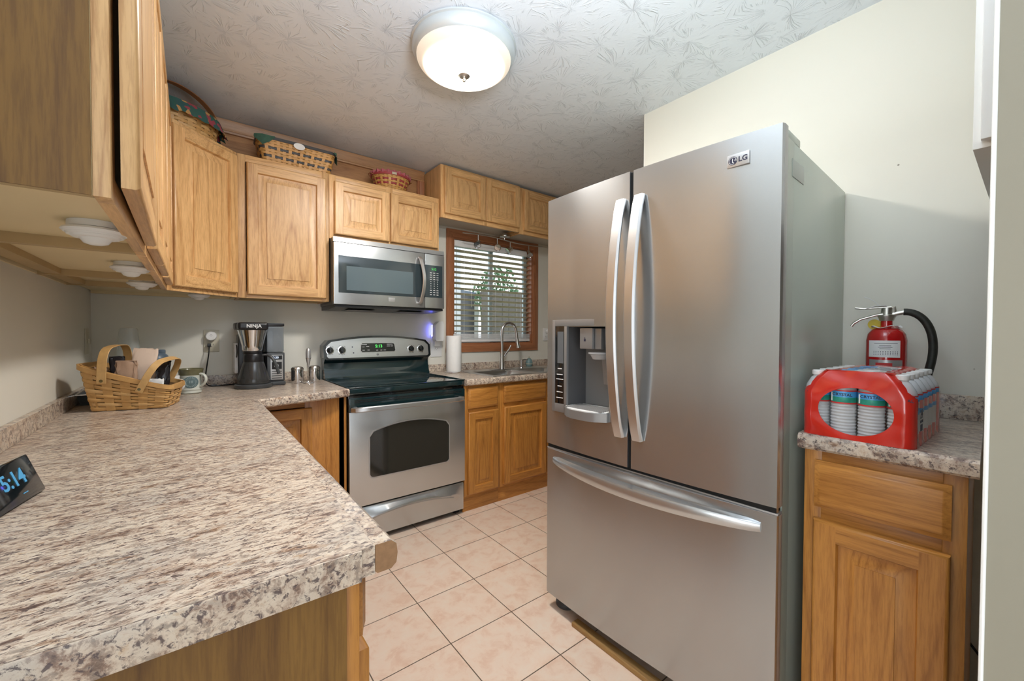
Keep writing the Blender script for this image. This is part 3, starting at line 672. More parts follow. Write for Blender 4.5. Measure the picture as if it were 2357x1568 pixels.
# ------------------------------------------------------------------ ceiling light
LX, LY = 1.362, -1.425
t = thing('ceiling_light', 'round flush ceiling light with frosted glass bowl and nickel rim', 'ceiling light', (LX, LY, ZC))
m = MB(); m.lathe([(0.0, -0.001), (0.222, -0.001), (0.228, -0.004), (0.228, -0.010), (0.222, -0.014), (0.224, -0.030), (0.214, -0.052), (0.206, -0.058), (0.200, -0.056), (0.200, -0.010), (0.0, -0.010)], n=72, mat=RIMM); m.build('rim', RIMM, t)
mt, N, L, Bn = newmat('lit_frosted_bowl')
tc = N.new('ShaderNodeTexCoord'); sx = N.new('ShaderNodeSeparateXYZ'); L.new(tc.outputs['Object'], sx.inputs[0])
cx = N.new('ShaderNodeCombineXYZ'); L.new(sx.outputs[0], cx.inputs[0]); L.new(sx.outputs[1], cx.inputs[1])
ln = N.new('ShaderNodeVectorMath'); ln.operation = 'LENGTH'; L.new(cx.outputs[0], ln.inputs[0])
mr = N.new('ShaderNodeMapRange'); mr.inputs['From Min'].default_value = 0.05; mr.inputs['From Max'].default_value = 0.19; mr.inputs['To Min'].default_value = 1.0; mr.inputs['To Max'].default_value = 0.0
mr.interpolation_type = 'SMOOTHSTEP'; L.new(ln.outputs[1], mr.inputs[0])
pw = N.new('ShaderNodeMath'); pw.operation = 'POWER'; pw.inputs[1].default_value = 1.6; L.new(mr.outputs[0], pw.inputs[0])
ml = N.new('ShaderNodeMath'); ml.operation = 'MULTIPLY_ADD'; ml.inputs[1].default_value = LAMP_POWER; ml.inputs[2].default_value = 0.26; L.new(pw.outputs[0], ml.inputs[0]); L.new(ml.outputs[0], Bn.inputs['Emission Strength'])
ec_ = mixc(N, L, pw.outputs[0], (1.0, 0.84, 0.66), (1.0, 0.985, 0.96)); L.new(ec_, Bn.inputs['Emission Color'])
Bn.inputs['Base Color'].default_value = (0.60, 0.55, 0.48, 1); Bn.inputs['Roughness'].default_value = 0.35
m = MB(); m.lathe([(0.2055, -0.052)] + [(0.2055*cos(a*pi/2/14), -0.056-0.070*sin(a*pi/2/14)) for a in range(1, 15)], n=72, mat=mt, cap=False); m.build('glass_bowl', mt, t)
m = MB(); m.lathe([(0.0, -0.124), (0.026, -0.124), (0.027, -0.128), (0.018, -0.134), (0.006, -0.137), (0.006, -0.142), (0.009, -0.147), (0.006, -0.152), (0, -0.154)], n=28, mat=NICKEL); m.build('finial', NICKEL, t)

# ------------------------------------------------------------------ refrigerator (local x from its left edge to its right edge, -y faces the room)
FA = 0.043
FX, FY = 1.661, -1.650
t = thing('refrigerator', 'large stainless french-door refrigerator with water dispenser and bottom freezer', 'refrigerator', (FX, FY, 0), -H90+FA)
W_, HB = 0.907, 0.022
def fy(x): u = min(1, max(0, x/W_)); return -HB*4*u*(1-u)*0.9
def front_slab(m, x0, x1, z0, z1, back, mat, n=10, sides=True, matside=None, rnd=0.006):
    ks, kf = m.mi(matside or mat), m.mi(mat)
    xs = [x0+(x1-x0)*i/n for i in range(n+1)]
    if sides: xs = [x0, x0+rnd*0.4] + xs[1:-1] + [x1-rnd*0.4, x1]; 
    def yy(i, x): return fy(x) + (rnd if sides and i in (0, len(xs)-1) else 0)
    A = [m.bm.verts.new((x, yy(i, x), z0)) for i, x in enumerate(xs)]; B = [m.bm.verts.new((x, yy(i, x), z1)) for i, x in enumerate(xs)]
    C = [m.bm.verts.new((x, back, z0)) for x in xs]; D = [m.bm.verts.new((x, back, z1)) for x in xs]
    for i in range(len(xs)-1):
        m._f((A[i], A[i+1], B[i+1], B[i]), kf); m._f((C[i+1], C[i], D[i], D[i+1]), ks)
        m._f((B[i], B[i+1], D[i+1], D[i]), ks); m._f((C[i], C[i+1], A[i+1], A[i]), ks)
    if sides: m._f((C[0], A[0], B[0], D[0]), ks); m._f((A[-1], C[-1], D[-1], B[-1]), ks)
m = MB(); m.box((0.006, 0.112, 0.035), (0.901, 0.76, 1.792), FRSIDE, 0.003)
for a, b in (((0.006, 0.052, 0.035), (0.901, 0.1118, 0.90)), ((0.006, 0.052, 1.285), (0.901, 0.1118, 1.792)), ((0.006, 0.052, 0.9001), (0.118, 0.1118, 1.2849)), ((0.356, 0.052, 0.9001), (0.901, 0.1118, 1.2849))): m.box(a, b, FRSIDE)
for a, b in (((0.02, 0.036, 0.05), (0.887, 0.0519, 0.90)), ((0.02, 0.036, 1.285), (0.887, 0.0519, 1.788)), ((0.02, 0.036, 0.9001), (0.118, 0.0519, 1.2849)), ((0.356, 0.036, 0.9001), (0.887, 0.0519, 1.2849))): m.box(a, b, BLACK)
m.build('body', FRSIDE, t)
m = MB(); m.box((0.006, 0.06, 1.7922), (0.10, 0.17, 1.815), FRSIDE, 0.004); m.build('hinge_cover', FRSIDE, t)
m = MB(); m.box((0.807, 0.06, 1.7922), (0.901, 0.17, 1.815), FRSIDE, 0.004); m.build('hinge_cover', FRSIDE, t)
# left door with dispenser opening
DZ0, DZ1 = 0.738, 1.813
CX0, CX1, CZ0, CZ1 = 0.128, 0.345, 0.925, 1.255
ld = MB()
bk = 0.035
front_slab(ld, 0.0, CX0, DZ0, DZ1, bk, STEEL, 6, sides=False); front_slab(ld, CX1, 0.430, DZ0, DZ1, bk, STEEL, 5, sides=False)
front_slab(ld, CX0, CX1, DZ0, CZ0, bk, STEEL, 6, sides=False); front_slab(ld, CX0, CX1, CZ1, DZ1, bk, STEEL, 6, sides=False)
ld.quad([(0, fy(0), DZ0), (0, bk, DZ0), (0, bk, DZ1), (0, fy(0), DZ1)], SILP); ld.quad([(0.430, fy(0.43), DZ0), (0.430, bk, DZ0), (0.430, bk, DZ1), (0.430, fy(0.43), DZ1)], DGREY)
bmesh.ops.remove_doubles(ld.bm, verts=ld.bm.verts[:], dist=0.0002)
ldo = ld.build('left_door', STEEL, t)
rd = MB(); front_slab(rd, 0.441, 0.907, DZ0, DZ1, bk, STEEL, 14, matside=SILP, rnd=0.010); rdo = rd.build('right_door', STEEL, t)
fz = MB(); front_slab(fz, 0.0, 0.907, 0.066, 0.716, bk, STEEL, 26, matside=SILP, rnd=0.008); fzo = fz.build('freezer_drawer', STEEL, t)
m = MB(); m.box((0.001, 0.0, 0.7165), (0.906, 0.034, 0.722), SILP, 0.001); m.build('top_trim', SILP, fzo)
m = MB(); m.box((0.006, 0.001, 0.7225), (0.901, 0.035, 0.7378), BLACKM); m.build('gasket', BLACKM, t)
m = MB(); m.box((0.4305, -0.012, 0.739), (0.4405, 0.0349, 1.81), BLACKM); m.build('gasket', BLACKM, t)
for zz in (0.728,): 
    m = MB(); m.tube([(0.893, 0.012, zz-0.005), (0.893, 0.012, zz+0.009)], 0.011, ALU, 16); m.build('hinge', ALU, t)
# handles
def handle(xc, tilt):
    m = MB(); pts = []
    zt, zb2 = 1.715, 0.848
    n = 22
    for i in range(n+1):
        u = i/n; z = zt+(zb2-zt)*u; pts.append((xc, fy(xc)-0.006-0.058*sin(pi*u)**0.75, z))
    m.strap(pts, (1, tilt, 0), 0.0215, 0.017, HAND); o = m.build('handle', HAND, ldo if xc < 0.43 else rdo)
    return o
handle(0.398, 0.0); handle(0.474, 0.0)
m = MB(); pts = [(0.045+0.82*i/30, fy(0.045+0.82*i/30)-0.004-0.062*sin(pi*i/30)**0.8, 0.672) for i in range(31)]
rings = []
for i, p in enumerate(pts):
    s_ = sin(pi*i/30)**0.6; p = Vector(p); h_ = 0.012+0.008*s_
    rings.append([p+Vector(q) for q in ((0, 0, h_), (0, 0.010+0.02*s_, h_+0.004), (0, 0.012+0.03*s_, h_-0.006), (0, 0.012+0.008*s_, -h_), (0, 0.002, -h_-0.002), (0, -0.004, -h_*0.4), (0, -0.003, h_*0.7))])
m.loft(rings, STEELX); m.build('handle', STEELX, fzo)
# dispenser
FR = DISPF
yf = fy(0.2)-0.003
m = MB()
for a, b in (((0.045, 0.890), (0.060, 1.285)), ((0.347, 0.890), (0.362, 1.285)), ((0.060, 1.258), (0.347, 1.285)), ((0.113, 0.900), (0.128, 1.258)), ((0.060, 0.890), (0.128, 0.926)), ((0.128, 0.890), (0.347, 0.9005))):
    m.box((a[0], yf, a[1]), (b[0], yf+0.016, b[1]), FR, 0.0015)
m.box((0.315, yf-0.001, 1.266), (0.34, yf, 1.278), WHITEP)
dp = m.build('dispenser_frame', FR, ldo)
m = MB(); m.box((0.0605, yf+0.002, 0.9265), (0.1125, yf+0.014, 1.2575), GLOSSB, 0.001); cp = m.build('control_panel', GLOSSB, dp)
m = MB(); DPY = yf+0.0015
m.box((0.074, DPY, 1.10), (0.108, DPY+0.0004, 1.235), pm('display_window', (0.12, 0.13, 0.14), 0.15))
for z, w2 in ((1.075, 0.012), (1.05, 0.017), (1.03, 0.02), (1.00, 0.012), (0.975, 0.017), (0.95, 0.019)): m.box((0.088-w2, DPY, z), (0.088+w2, DPY+0.0004, z+0.0035), INKW)
m.build('button_legend', INKW, cp)
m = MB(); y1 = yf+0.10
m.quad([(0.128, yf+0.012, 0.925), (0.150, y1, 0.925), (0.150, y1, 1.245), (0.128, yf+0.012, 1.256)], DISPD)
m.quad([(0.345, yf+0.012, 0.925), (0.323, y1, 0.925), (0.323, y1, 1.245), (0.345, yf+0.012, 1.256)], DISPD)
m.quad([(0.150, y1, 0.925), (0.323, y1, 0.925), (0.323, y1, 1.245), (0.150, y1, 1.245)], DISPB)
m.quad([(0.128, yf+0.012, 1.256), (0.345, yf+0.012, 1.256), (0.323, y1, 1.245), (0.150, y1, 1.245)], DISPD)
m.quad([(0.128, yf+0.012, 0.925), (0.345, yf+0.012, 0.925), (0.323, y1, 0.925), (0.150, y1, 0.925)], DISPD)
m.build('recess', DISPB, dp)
m = MB(); m.box((0.190, yf+0.010, 1.165), (0.255, yf+0.075, 1.250), DISPF, 0.004); m.box((0.258, yf+0.022, 1.165), (0.290, yf+0.075, 1.248), DISPF, 0.003)
sp = m.build('ice_chute', DISPF, dp)
m = MB(); m.lathe([(0.0, 0), (0.040, 0), (0.047, 0.004), (0.047, 0.010), (0, 0.010)], (0.262, yf+0.050, 1.142), 24, CLEARP); m.lathe([(0, -0.018), (0.030, -0.018), (0.040, 0), (0.0, 0.0)], (0.262, yf+0.050, 1.142), 24, CLEARP); m.build('nozzle', CLEARP, dp)
m = MB(); m.prism([(0.250, 1.13), (0.322, 1.13), (0.318, 1.02), (0.262, 1.02)], lambda a, b: Vector((a, y1-0.004, b)), lambda a, b: Vector((a, y1-0.022, b)), DISPF); pd = m.build('paddle', DISPF, dp)
m = MB(); m.box((0.213, yf+0.009, 1.196), (0.221, yf+0.0098, 1.205), INK); m.box((0.2145, yf+0.009, 1.207), (0.2195, yf+0.0098, 1.211), INK); m.lathe([(0.006, 0), (0.008, 0)], (0.291, 0, 0), 16, INK, M=Matrix(((1, 0, 0, 0), (0, 0, 1, y1-0.0225), (0, 1, 0, 1.075), (0, 0, 0, 1))), cap=False); m.build('symbol', INK, dp)
m = MB()
m.prism([(0.129, 0.012), (0.129, -0.012), (0.165, -0.040), (0.20, -0.052), (0.272, -0.052), (0.308, -0.040), (0.344, -0.012), (0.344, 0.012)], lambda a, b: Vector((a, yf+b, 0.888)), lambda a, b: Vector((a, yf+b, 0.922)), DISPF)
tr = m.build('drip_tray', DISPF, dp)
m = MB()
m.prism([(0.132, 0.09), (0.132, -0.010), (0.168, -0.037), (0.202, -0.048), (0.270, -0.048), (0.305, -0.037), (0.341, -0.010), (0.341, 0.09)], lambda a, b: Vector((a, yf+b, 0.9222)), lambda a, b: Vector((a, yf+b, 0.9255)), WHITEP)
for i in range(8): m.box((0.145, yf-0.028+i*0.013, 0.9256), (0.330, yf-0.022+i*0.013, 0.928), DISPF)
m.build('grille', WHITEP, tr)
# badge
bx = 0.793; by = fy(bx)-0.0002; 
m = MB(); m.box((bx-0.031, by-0.004, 1.724), (bx+0.031, by+0.004, 1.762), SILP, 0.002); bd = m.build('badge', SILP, rdo)
m = MB(); m.lathe([(0.0, 0), (0.0125, 0), (0.0125, 0.0006), (0, 0.0006)], n=24, mat=INK, M=frame((bx-0.0145, by-0.0042, 1.743), (1, 0, 0), (0, 0, 1)))
m.lathe([(0.0095, 0.0007), (0.0105, 0.0007)], n=24, mat=WHITEP, M=frame((bx-0.0145, by-0.0044, 1.743), (1, 0, 0), (0, 0, 1)), cap=False, ang=(radians(-20), radians(295)))
m.box((bx-0.0155, by-0.0058, 1.738), (bx-0.0138, by-0.0050, 1.7495), WHITEP); m.box((bx-0.0155, by-0.0058, 1.7365), (bx-0.0105, by-0.0050, 1.738), WHITEP); m.box((bx-0.0100, by-0.0058, 1.7425), (bx-0.0045, by-0.0050, 1.744), WHITEP)
m.text('LG', 0.021, frame((bx+0.0135, by-0.0044, 1.7425), (1, 0, 0), (0, 0, 1)), INK, 0.0003, 0.0006); m.build('lettering', INK, bd)
m = MB(); m.box((0.9012, 0.095, 1.690), (0.9025, 0.205, 1.742), pm('sticker_grey_green', (0.45, 0.49, 0.45), 0.35), 0.0004); m.build('side_sticker', SILP, t)
m = MB(); m.lathe([(0, 0), (0.045, 0), (0.048, 0.004), (0.048, 0.016), (0.040, 0.026), (0.040, 0.034), (0, 0.034)], (0.055, 0.075, 0.0), 24, DGREY); m.build('foot', DGREY, t)
m = MB(); m.lathe([(0, 0), (0.045, 0), (0.048, 0.004), (0.048, 0.016), (0.040, 0.026), (0.040, 0.034), (0, 0.034)], (0.852, 0.075, 0.0), 24, DGREY); m.build('foot', DGREY, t)
m = MB(); m.box((0.11, 0.07, 0.004), (0.80, 0.10, 0.0348), DGREY, 0.002); m.build('base_grille', DGREY, t)
pk = MB(); PLK = wood('old_wood_strip', 'y', (0.36, 0.21, 0.07), (0.20, 0.10, 0.03), 0.6, 0.0)
pk.box((1.652, -2.40, 0.0005), (1.690, -1.815, 0.018), PLK, 0.002); tag(pk.build('wood_strip', PLK, loc=(1.67, -2.1, 0.0005)), 'thin worn wooden strip lying on the tiles under the refrigerator front', 'wood strip')

# ------------------------------------------------------------------ range
X0, X1 = 1.0965, 1.8535
t = thing('range', 'stainless electric range with black glass cooktop and oven window', 'stove', ((X0+X1)/2, -0.33, 0))
B = lambda n_, mt_, m_, p=None: m_.build(n_, mt_, p or t, world=True)
m = MB(); m.box((X0+0.004, -0.590, 0.022), (X1-0.004, -0.022, 0.872), GLOSSB, 0.002); B('body', GLOSSB, m)
m = MB()
m.box((X0, -0.628, 0.876), (X1, -0.105, 0.909), TEAL, 0.006, seg=3)
ct = B('cooktop', TEAL, m)
m = MB(); m.prism([(X0-0.001, -0.10), (X0-0.001, -0.6295), (X0+0.006, -0.630), (X0+0.006, -0.10)], lambda a, b: Vector((a, b, 0.9092)), lambda a, b: Vector((a, b, 0.9155)), TEAL)
m.prism([(X1+0.001, -0.10), (X1+0.001, -0.6295), (X1-0.006, -0.630), (X1-0.006, -0.10)], lambda a, b: Vector((a, b, 0.9092)), lambda a, b: Vector((a, b, 0.9155)), TEAL)
m.box((X0+0.0061, -0.630, 0.9092), (X1-0.0061, -0.612, 0.9150), TEAL, 0.002); B('cooktop_rim', TEAL, m, ct)
RING = pm('burner_ring_print', (0.16, 0.20, 0.21), 0.15, coat=0.5)
for cx_, cy_, rr in ((1.275, -0.46, 0.105), (1.675, -0.46, 0.085), (1.275, -0.225, 0.075), (1.675, -0.225, 0.095)):
    m = MB()
    for r_ in (rr, rr*0.62): m.lathe([(r_-0.0012, 0), (r_, 0.0003), (r_+0.0012, 0)], (cx_, cy_, 0.9094), 48, RING, cap=False)
    B('burner_ring', RING, m, ct)
# backguard: lower riser + arched control panel
m = MB(); pf = [(-0.022, 0.872), (-0.112, 0.900), (-0.112, 0.925), (-0.100, 0.945), (-0.086, 0.985), (-0.082, 1.020), (-0.095, 1.040), (-0.108, 1.050), (-0.022, 1.050)]
m.prism(pf, lambda a, b: Vector((X0+0.001, a, b)), lambda a, b: Vector((X1-0.001, a, b)), TEAL); B('riser', TEAL, m)
def archz(u, base, rise): return base+rise*(1-(2*u-1)**2)
def archpoly(x0, x1, z0, zb, rise, r=0.02, n=24):
    P = [(x0+r*0.5, z0), (x1-r*0.5, z0), (x1, z0+r*0.5)]
    for i in range(n+1):
        u = 1-i/n; x = x0+(x1-x0)*u; z = archz(u, zb, rise); e = min(u, 1-u)*(x1-x0)
        if e < r: z -= r-math.sqrt(max(0, r*r-(r-e)**2))
        P.append((x, z))
    P.append((x0, z0+r*0.5)); return P
sl = lambda b, y0: y0+(b-1.05)*0.20
m = MB(); m.prism(archpoly(X0-0.006, X1+0.006, 1.044, 1.168, 0.038, 0.03), lambda a, b: Vector((a, sl(b, -0.022)+0.0, b)), lambda a, b: Vector((a, sl(b, -0.118), b)), GLOSSB); bgd = B('backguard', GLOSSB, m)
m = MB(); m.prism(archpoly(X0+0.012, X1-0.012, 1.056, 1.158, 0.034, 0.022), lambda a, b: Vector((a, sl(b, -0.1182), b)), lambda a, b: Vector((a, sl(b, -0.1215), b)), STEELX); pn = B('control_panel', STEELX, m, bgd)
def pfr(x, z, off=0.0): return frame((x, sl(z, -0.1217)-off, z), (1, 0, 0), (0, 0.196, 0.981))
for kx in (1.128, 1.205, 1.700, 1.778):
    m = MB(); M_ = pfr(kx, 1.108)
    m.lathe([(0, 0.0002), (0.0265, 0.0002), (0.0265, 0.003), (0.0235, 0.004), (0.0, 0.004)], n=30, mat=CHROME, M=M_)
    m.lathe([(0, 0.0041), (0.021, 0.0041), (0.020, 0.014), (0.016, 0.020), (0.0, 0.021)], n=30, mat=GLOSSB, M=M_)
    m.box((-0.005, -0.020, 0.015), (0.005, 0.022, 0.027), GLOSSB, 0.003, M=M_ @ Matrix.Rotation(0.25, 4, 'Z')); m.build('knob', GLOSSB, bgd, world=True)
m = MB(); Mp = pfr(1.4535, 1.122)
m.prism([(x, y) for x, y in ((-0.128, -0.024), (-0.118, -0.034), (0.118, -0.034), (0.128, -0.024), (0.122, 0.026), (0.112, 0.034), (-0.112, 0.034), (-0.122, 0.026))], lambda a, b: Mp @ Vector((a, b, 0.0003)), lambda a, b: Mp @ Vector((a, b, 0.002)), SILP)
m.prism([(x*0.97, y*0.91) for x, y in ((-0.128, -0.024), (-0.118, -0.034), (0.118, -0.034), (0.128, -0.024), (0.122, 0.026), (0.112, 0.034), (-0.112, 0.034), (-0.122, 0.026))], lambda a, b: Mp @ Vector((a, b, 0.0021)), lambda a, b: Mp @ Vector((a, b, 0.0035)), GLOSSB); dsp = B('display', GLOSSB, m, bgd)
m = MB(); m.text('5:13', 0.030, Mp @ Matrix.Translation((0.004, 0.008, 0.004)), GREEND, 0.0002, 0.0005)
for i, (x, y, w2) in enumerate([(-0.10, 0.022, 0.02), (-0.105, 0.005, 0.008), (-0.075, 0.008, 0.010), (-0.105, -0.018, 0.008), (-0.07, -0.018, 0.008), (0.085, 0.022, 0.022), (0.075, 0.008, 0.012), (0.10, 0.008, 0.008), (-0.01, -0.02, 0.007), (0.02, -0.02, 0.007), (0.045, -0.02, 0.009)]):
    m.box((x-w2, y-0.0012, 0.0037), (x+w2, y+0.0012, 0.004), INKW, M=Mp)
m.build('digits', GREEND, bgd, world=True)
m = MB()
for kx in (1.128, 1.205, 1.700, 1.778):
    M_ = pfr(kx, 1.108)
    for a in range(5): 
        an = radians(50+a*62); m.box((0.032*cos(an)-0.0035, 0.032*sin(an)-0.001, 0.0002), (0.032*cos(an)+0.0035, 0.032*sin(an)+0.001, 0.0005), INK, M=M_)
for x, z in ((1.275, 1.128), (1.28, 1.088)): m.box((-0.004, -0.004, 0.0002), (0.004, 0.004, 0.0006), INK, M=pfr(x, z))
m.lathe([(0.0058, 0.0003), (0.0075, 0.0006), (0.0078, 0.0003)], n=20, mat=INK, M=pfr(1.447, 1.073), cap=False); m.text('ge', 0.009, pfr(1.447, 1.0735, 0.0008), INK, 0.0002)
m.build('panel_print', INK, bgd, world=True)
# door
m = MB(); m.box((X0+0.002, -0.616, 0.7785), (X1-0.002, -0.591, 0.868), GLOSSB, 0.003)
m.box((X0+0.002, -0.636, 0.7785), (X1-0.002, -0.6165, 0.856), TEAL, 0.006)
for z in (0.842, 0.832): m.box((X0+0.03, -0.6372, z-0.0022), (X1-0.03, -0.6362, z+0.0022), BLACKM)
B('door_top', TEAL, m)
m = MB(); m.box((X0+0.002, -0.6368, 0.232), (X1-0.002, -0.5915, 0.7780), STEELX, 0.003); od = B('oven_door', STEELX, m)
def winpoly(x0, x1, z0, zs, rise, r):
    P = []
    for c, a0 in (((x0+r, z0+r), pi), ((x1-r, z0+r), 1.5*pi)):
        for i in range(7): a = a0+i*pi/12; P.append((c[0]+r*cos(a), c[1]+r*sin(a)))
    for i in range(25):
        u = 1-i/24; x = x0+(x1-x0)*u; z = archz(u, zs, rise); e = min(u, 1-u)*(x1-x0)
        if e < r: z -= (r-math.sqrt(max(0, r*r-(r-e)**2)))
        P.append((x, z))
    return P
m = MB(); m.prism(winpoly(1.206, 1.735, 0.382, 0.652, 0.044, 0.026), lambda a, b: Vector((a, -0.6369, b)), lambda a, b: Vector((a, -0.6385, b)), SILP); B('window_bezel', SILP, m, od)
m = MB(); m.prism(winpoly(1.213, 1.728, 0.389, 0.646, 0.043, 0.022), lambda a, b: Vector((a, -0.6386, b)), lambda a, b: Vector((a, -0.6400, b)), OVENG); B('oven_window', OVENG, m, od)
m = MB(); m.strap([(1.112, -0.645, 0.792), (1.125, -0.672, 0.794), (1.16, -0.686, 0.796)] + [(1.16+0.62*i/10, -0.688-0.006*sin(pi*i/10), 0.796) for i in range(1, 10)] + [(1.78, -0.686, 0.796), (1.815, -0.672, 0.794), (1.828, -0.645, 0.792)], (0, 0, 1), 0.0145, 0.017, STEELX)
m.box((1.118, -0.668, 0.782), (1.140, -0.6369, 0.806), SILP, 0.003); m.box((1.800, -0.668, 0.782), (1.822, -0.6369, 0.806), SILP, 0.003); B('door_handle', STEELX, m, od)
# drawer
m = MB(); nx, prof = 26, []
kk = m.mi(STEELX); V = []
for i in range(nx+1):
    u = i/nx; x = X0+0.004+(X1-X0-0.008)*u; zr = 0.196-0.055*(2*u-1)**2; e = max(0.0, 1-(abs(2*u-1)/0.93)**6) ; V.append([m.bm.verts.new((x, y, z)) for y, z in ((-0.600, 0.216), (-0.618, 0.217), (-0.622-0.004*e, max(zr+0.002, 0.206)), (-0.622-0.034*e, zr), (-0.622-0.037*e, zr-0.010), (-0.622-0.028*e, zr-0.020), (-0.622-0.004*e, zr-0.034), (-0.622, 0.09), (-0.622, 0.036), (-0.600, 0.034))])
for a, b in zip(V, V[1:]):
    for q in range(len(a)-1): m._f((a[q], b[q], b[q+1], a[q+1]), kk)
m._f(V[0][::-1], kk); m._f(V[-1], kk); m.box((X0+0.004, -0.5999, 0.034), (X1-0.004, -0.5905, 0.216), STEELX); B('storage_drawer', STEELX, m)
m = MB(); m.box((X0+0.01, -0.575, 0.0), (X0+0.05, -0.53, 0.0218), BLACK); B('foot', BLACK, m); m = MB(); m.box((X1-0.05, -0.575, 0.0), (X1-0.01, -0.53, 0.0218), BLACK); B('foot', BLACK, m)

# ------------------------------------------------------------------ microwave
t = thing('microwave', 'stainless over-the-range microwave with curved handle above the range', 'microwave', ((X0+X1)/2, -0.17, 1.380))
X0m, X1m = 1.0945, 1.8525
m = MB(); m.box((X0m, -0.318, 1.400), (X1m, -0.012, 1.8165), DGREY, 0.002); B('body', DGREY, m)
m = MB(); m.prism([(-0.3185, 1.788), (-0.345, 1.786), (-0.338, 1.8165), (-0.3185, 1.8165)], lambda a, b: Vector((X0m-0.001, a, b)), lambda a, b: Vector((X1m+0.001, a, b)), STEELX)
m.box((X0m+0.005, -0.3475, 1.7845), (X1m-0.005, -0.3450, 1.7865), BLACK); B('vent_trim', STEELX, m)
m = MB(); m.box((X0m, -0.348, 1.402), (1.6985, -0.3190, 1.7835), STEELX, 0.004); dr = B('door', STEELX, m)
m = MB(); m.box((1.7005, -0.348, 1.402), (X1m, -0.3190, 1.7835), STEELX, 0.004); cpn = B('control_side', STEELX, m)
m = MB(); m.box((1.121, -0.3500, 1.474), (1.6980, -0.3482, 1.704), MWG, 0.001); B('door_glass', MWG, m, dr)
m = MB(); m.box((1.168, -0.3508, 1.492), (1.610, -0.3501, 1.642), MWG2); B('mesh_window', MWG2, m, dr)
m = MB(); m.box((1.7010, -0.3500, 1.478), (1.835, -0.3482, 1.706), MWG, 0.001); kp = B('keypad', MWG, m, cpn)
m = MB(); m.text('5:12', 0.022, frame((1.768, -0.3503, 1.678), (1, 0, 0), (0, 0, 1)), GREEND, 0.0002); m.build('digits', GREEND, cpn, world=True)
m = MB()
for r_ in range(11):
    for c_ in range(3):
        z = 1.652-r_*0.0155; x = 1.744+c_*0.026; w2 = 0.0075 if r_ < 4 or r_ > 7 else 0.0025; m.box((x-w2, -0.3504, z-0.0018), (x+w2, -0.3501, z+(0.0018 if r_ < 4 else 0.003)), INKW)
m.build('key_labels', INKW, cpn, world=True)
m = MB(); m.strap([(1.655, -0.350, 1.752), (1.659, -0.366, 1.742)] + [(1.660+0.010*sin(pi*i/12), -0.372-0.030*sin(pi*i/12), 1.730-0.285*i/12) for i in range(13)] + [(1.659, -0.366, 1.438), (1.655, -0.350, 1.430)], (1, 0, 0), 0.012, 0.012, HAND); B('handle', HAND, m, dr)
m = MB(); m.box((1.437, -0.3492, 1.434), (1.481, -0.3482, 1.461), SILP, 0.0004); B('nameplate', SILP, m, dr)
m = MB(); m.prism([(-0.335, 1.3995), (-0.335, 1.386), (-0.19, 1.374), (-0.015, 1.374), (-0.015, 1.3995)], lambda a, b: Vector((X0m+0.006, a, b)), lambda a, b: Vector((X1m-0.006, a, b)), BLACK)
m.box((1.2, -0.27, 1.3715), (1.38, -0.10, 1.3738), GREYP, 0.001); m.box((1.55, -0.27, 1.3715), (1.73, -0.10, 1.3738), GREYP, 0.001); B('underside_vent', BLACK, m)

# ------------------------------------------------------------------ woven baskets
def rrect(t, x0, x1, y0, y1, r):
    """point on a rounded rectangle, t in 0..1 counter-clockwise from the front left corner"""
    w_, h_ = x1-x0-2*r, y1-y0-2*r; q = pi*r/2; per = 2*(w_+h_)+4*q; s = (t % 1)*per
    for seg in range(8):
        ln_ = (w_, q, h_, q, w_, q, h_, q)[seg]
        if s <= ln_ or seg == 7:
            if seg == 0: return (x0+r+s, y0)
            if seg == 2: return (x1, y0+r+s)
            if seg == 4: return (x1-r-s, y1)
            if seg == 6: return (x0, y1-r-s)
            a = s/r + (-pi/2, 0, pi/2, pi)[seg//2]; cx_, cy_ = ((x1-r, y0+r), (x1-r, y1-r), (x0+r, y1-r), (x0+r, y0+r))[seg//2]
            return (cx_+r*cos(a), cy_+r*sin(a))
        s -= ln_
def weave(m, P, rows, nst, mats, amp=0.0022, stake=None, vmax=1.0, back=None):
    """P(t, v) -> point; rows of splints woven around nst stakes"""
    c = sum((Vector(P(i/16, 0.5)) for i in range(16)), Vector())/16; n = nst*4
    def off(p, d): q = Vector((p.x-c.x, p.y-c.y, 0)); q.normalize(); return p+q*d
    for r_ in range(rows):
        v0, v1 = r_/rows*vmax+0.008, (r_+1)/rows*vmax-0.008; k = m.mi(mats[r_ % len(mats)]); R_ = []
        for j, (vv, dd) in enumerate(((v0, -0.0018), (v0+(v1-v0)*0.2, 0.0004), (v1-(v1-v0)*0.2, 0.0004), (v1, -0.0018))):
            ring = []
            for i in range(n):
                t_ = i/n; a = amp*cos(2*pi*(nst/2)*t_ + pi*r_) ; ring.append(m.bm.verts.new(off(Vector(P(t_, vv)), a+dd)))
            R_.append(ring)
        for a, b in zip(R_, R_[1:]):
            for i in range(n): j = (i+1) % n; m._f((a[i], a[j], b[j], b[i]), k)
    ks = m.mi(stake or mats[0])
    for s_ in range(nst):
        t_ = (s_+0.0)/nst; hw = 0.28/nst; L_ = []
        for q in range(7):
            v = q/6*vmax; L_.append([m.bm.verts.new(off(Vector(P(t_-hw, v)), 0.0004)), m.bm.verts.new(off(Vector(P(t_+hw, v)), 0.0004))])
        for a, b in zip(L_, L_[1:]): m._f((a[0], a[1], b[1], b[0]), ks)
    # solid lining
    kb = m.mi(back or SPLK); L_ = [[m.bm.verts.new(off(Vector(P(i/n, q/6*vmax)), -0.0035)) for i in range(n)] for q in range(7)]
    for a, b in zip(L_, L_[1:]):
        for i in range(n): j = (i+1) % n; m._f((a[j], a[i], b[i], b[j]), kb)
    m._f(L_[0], kb)
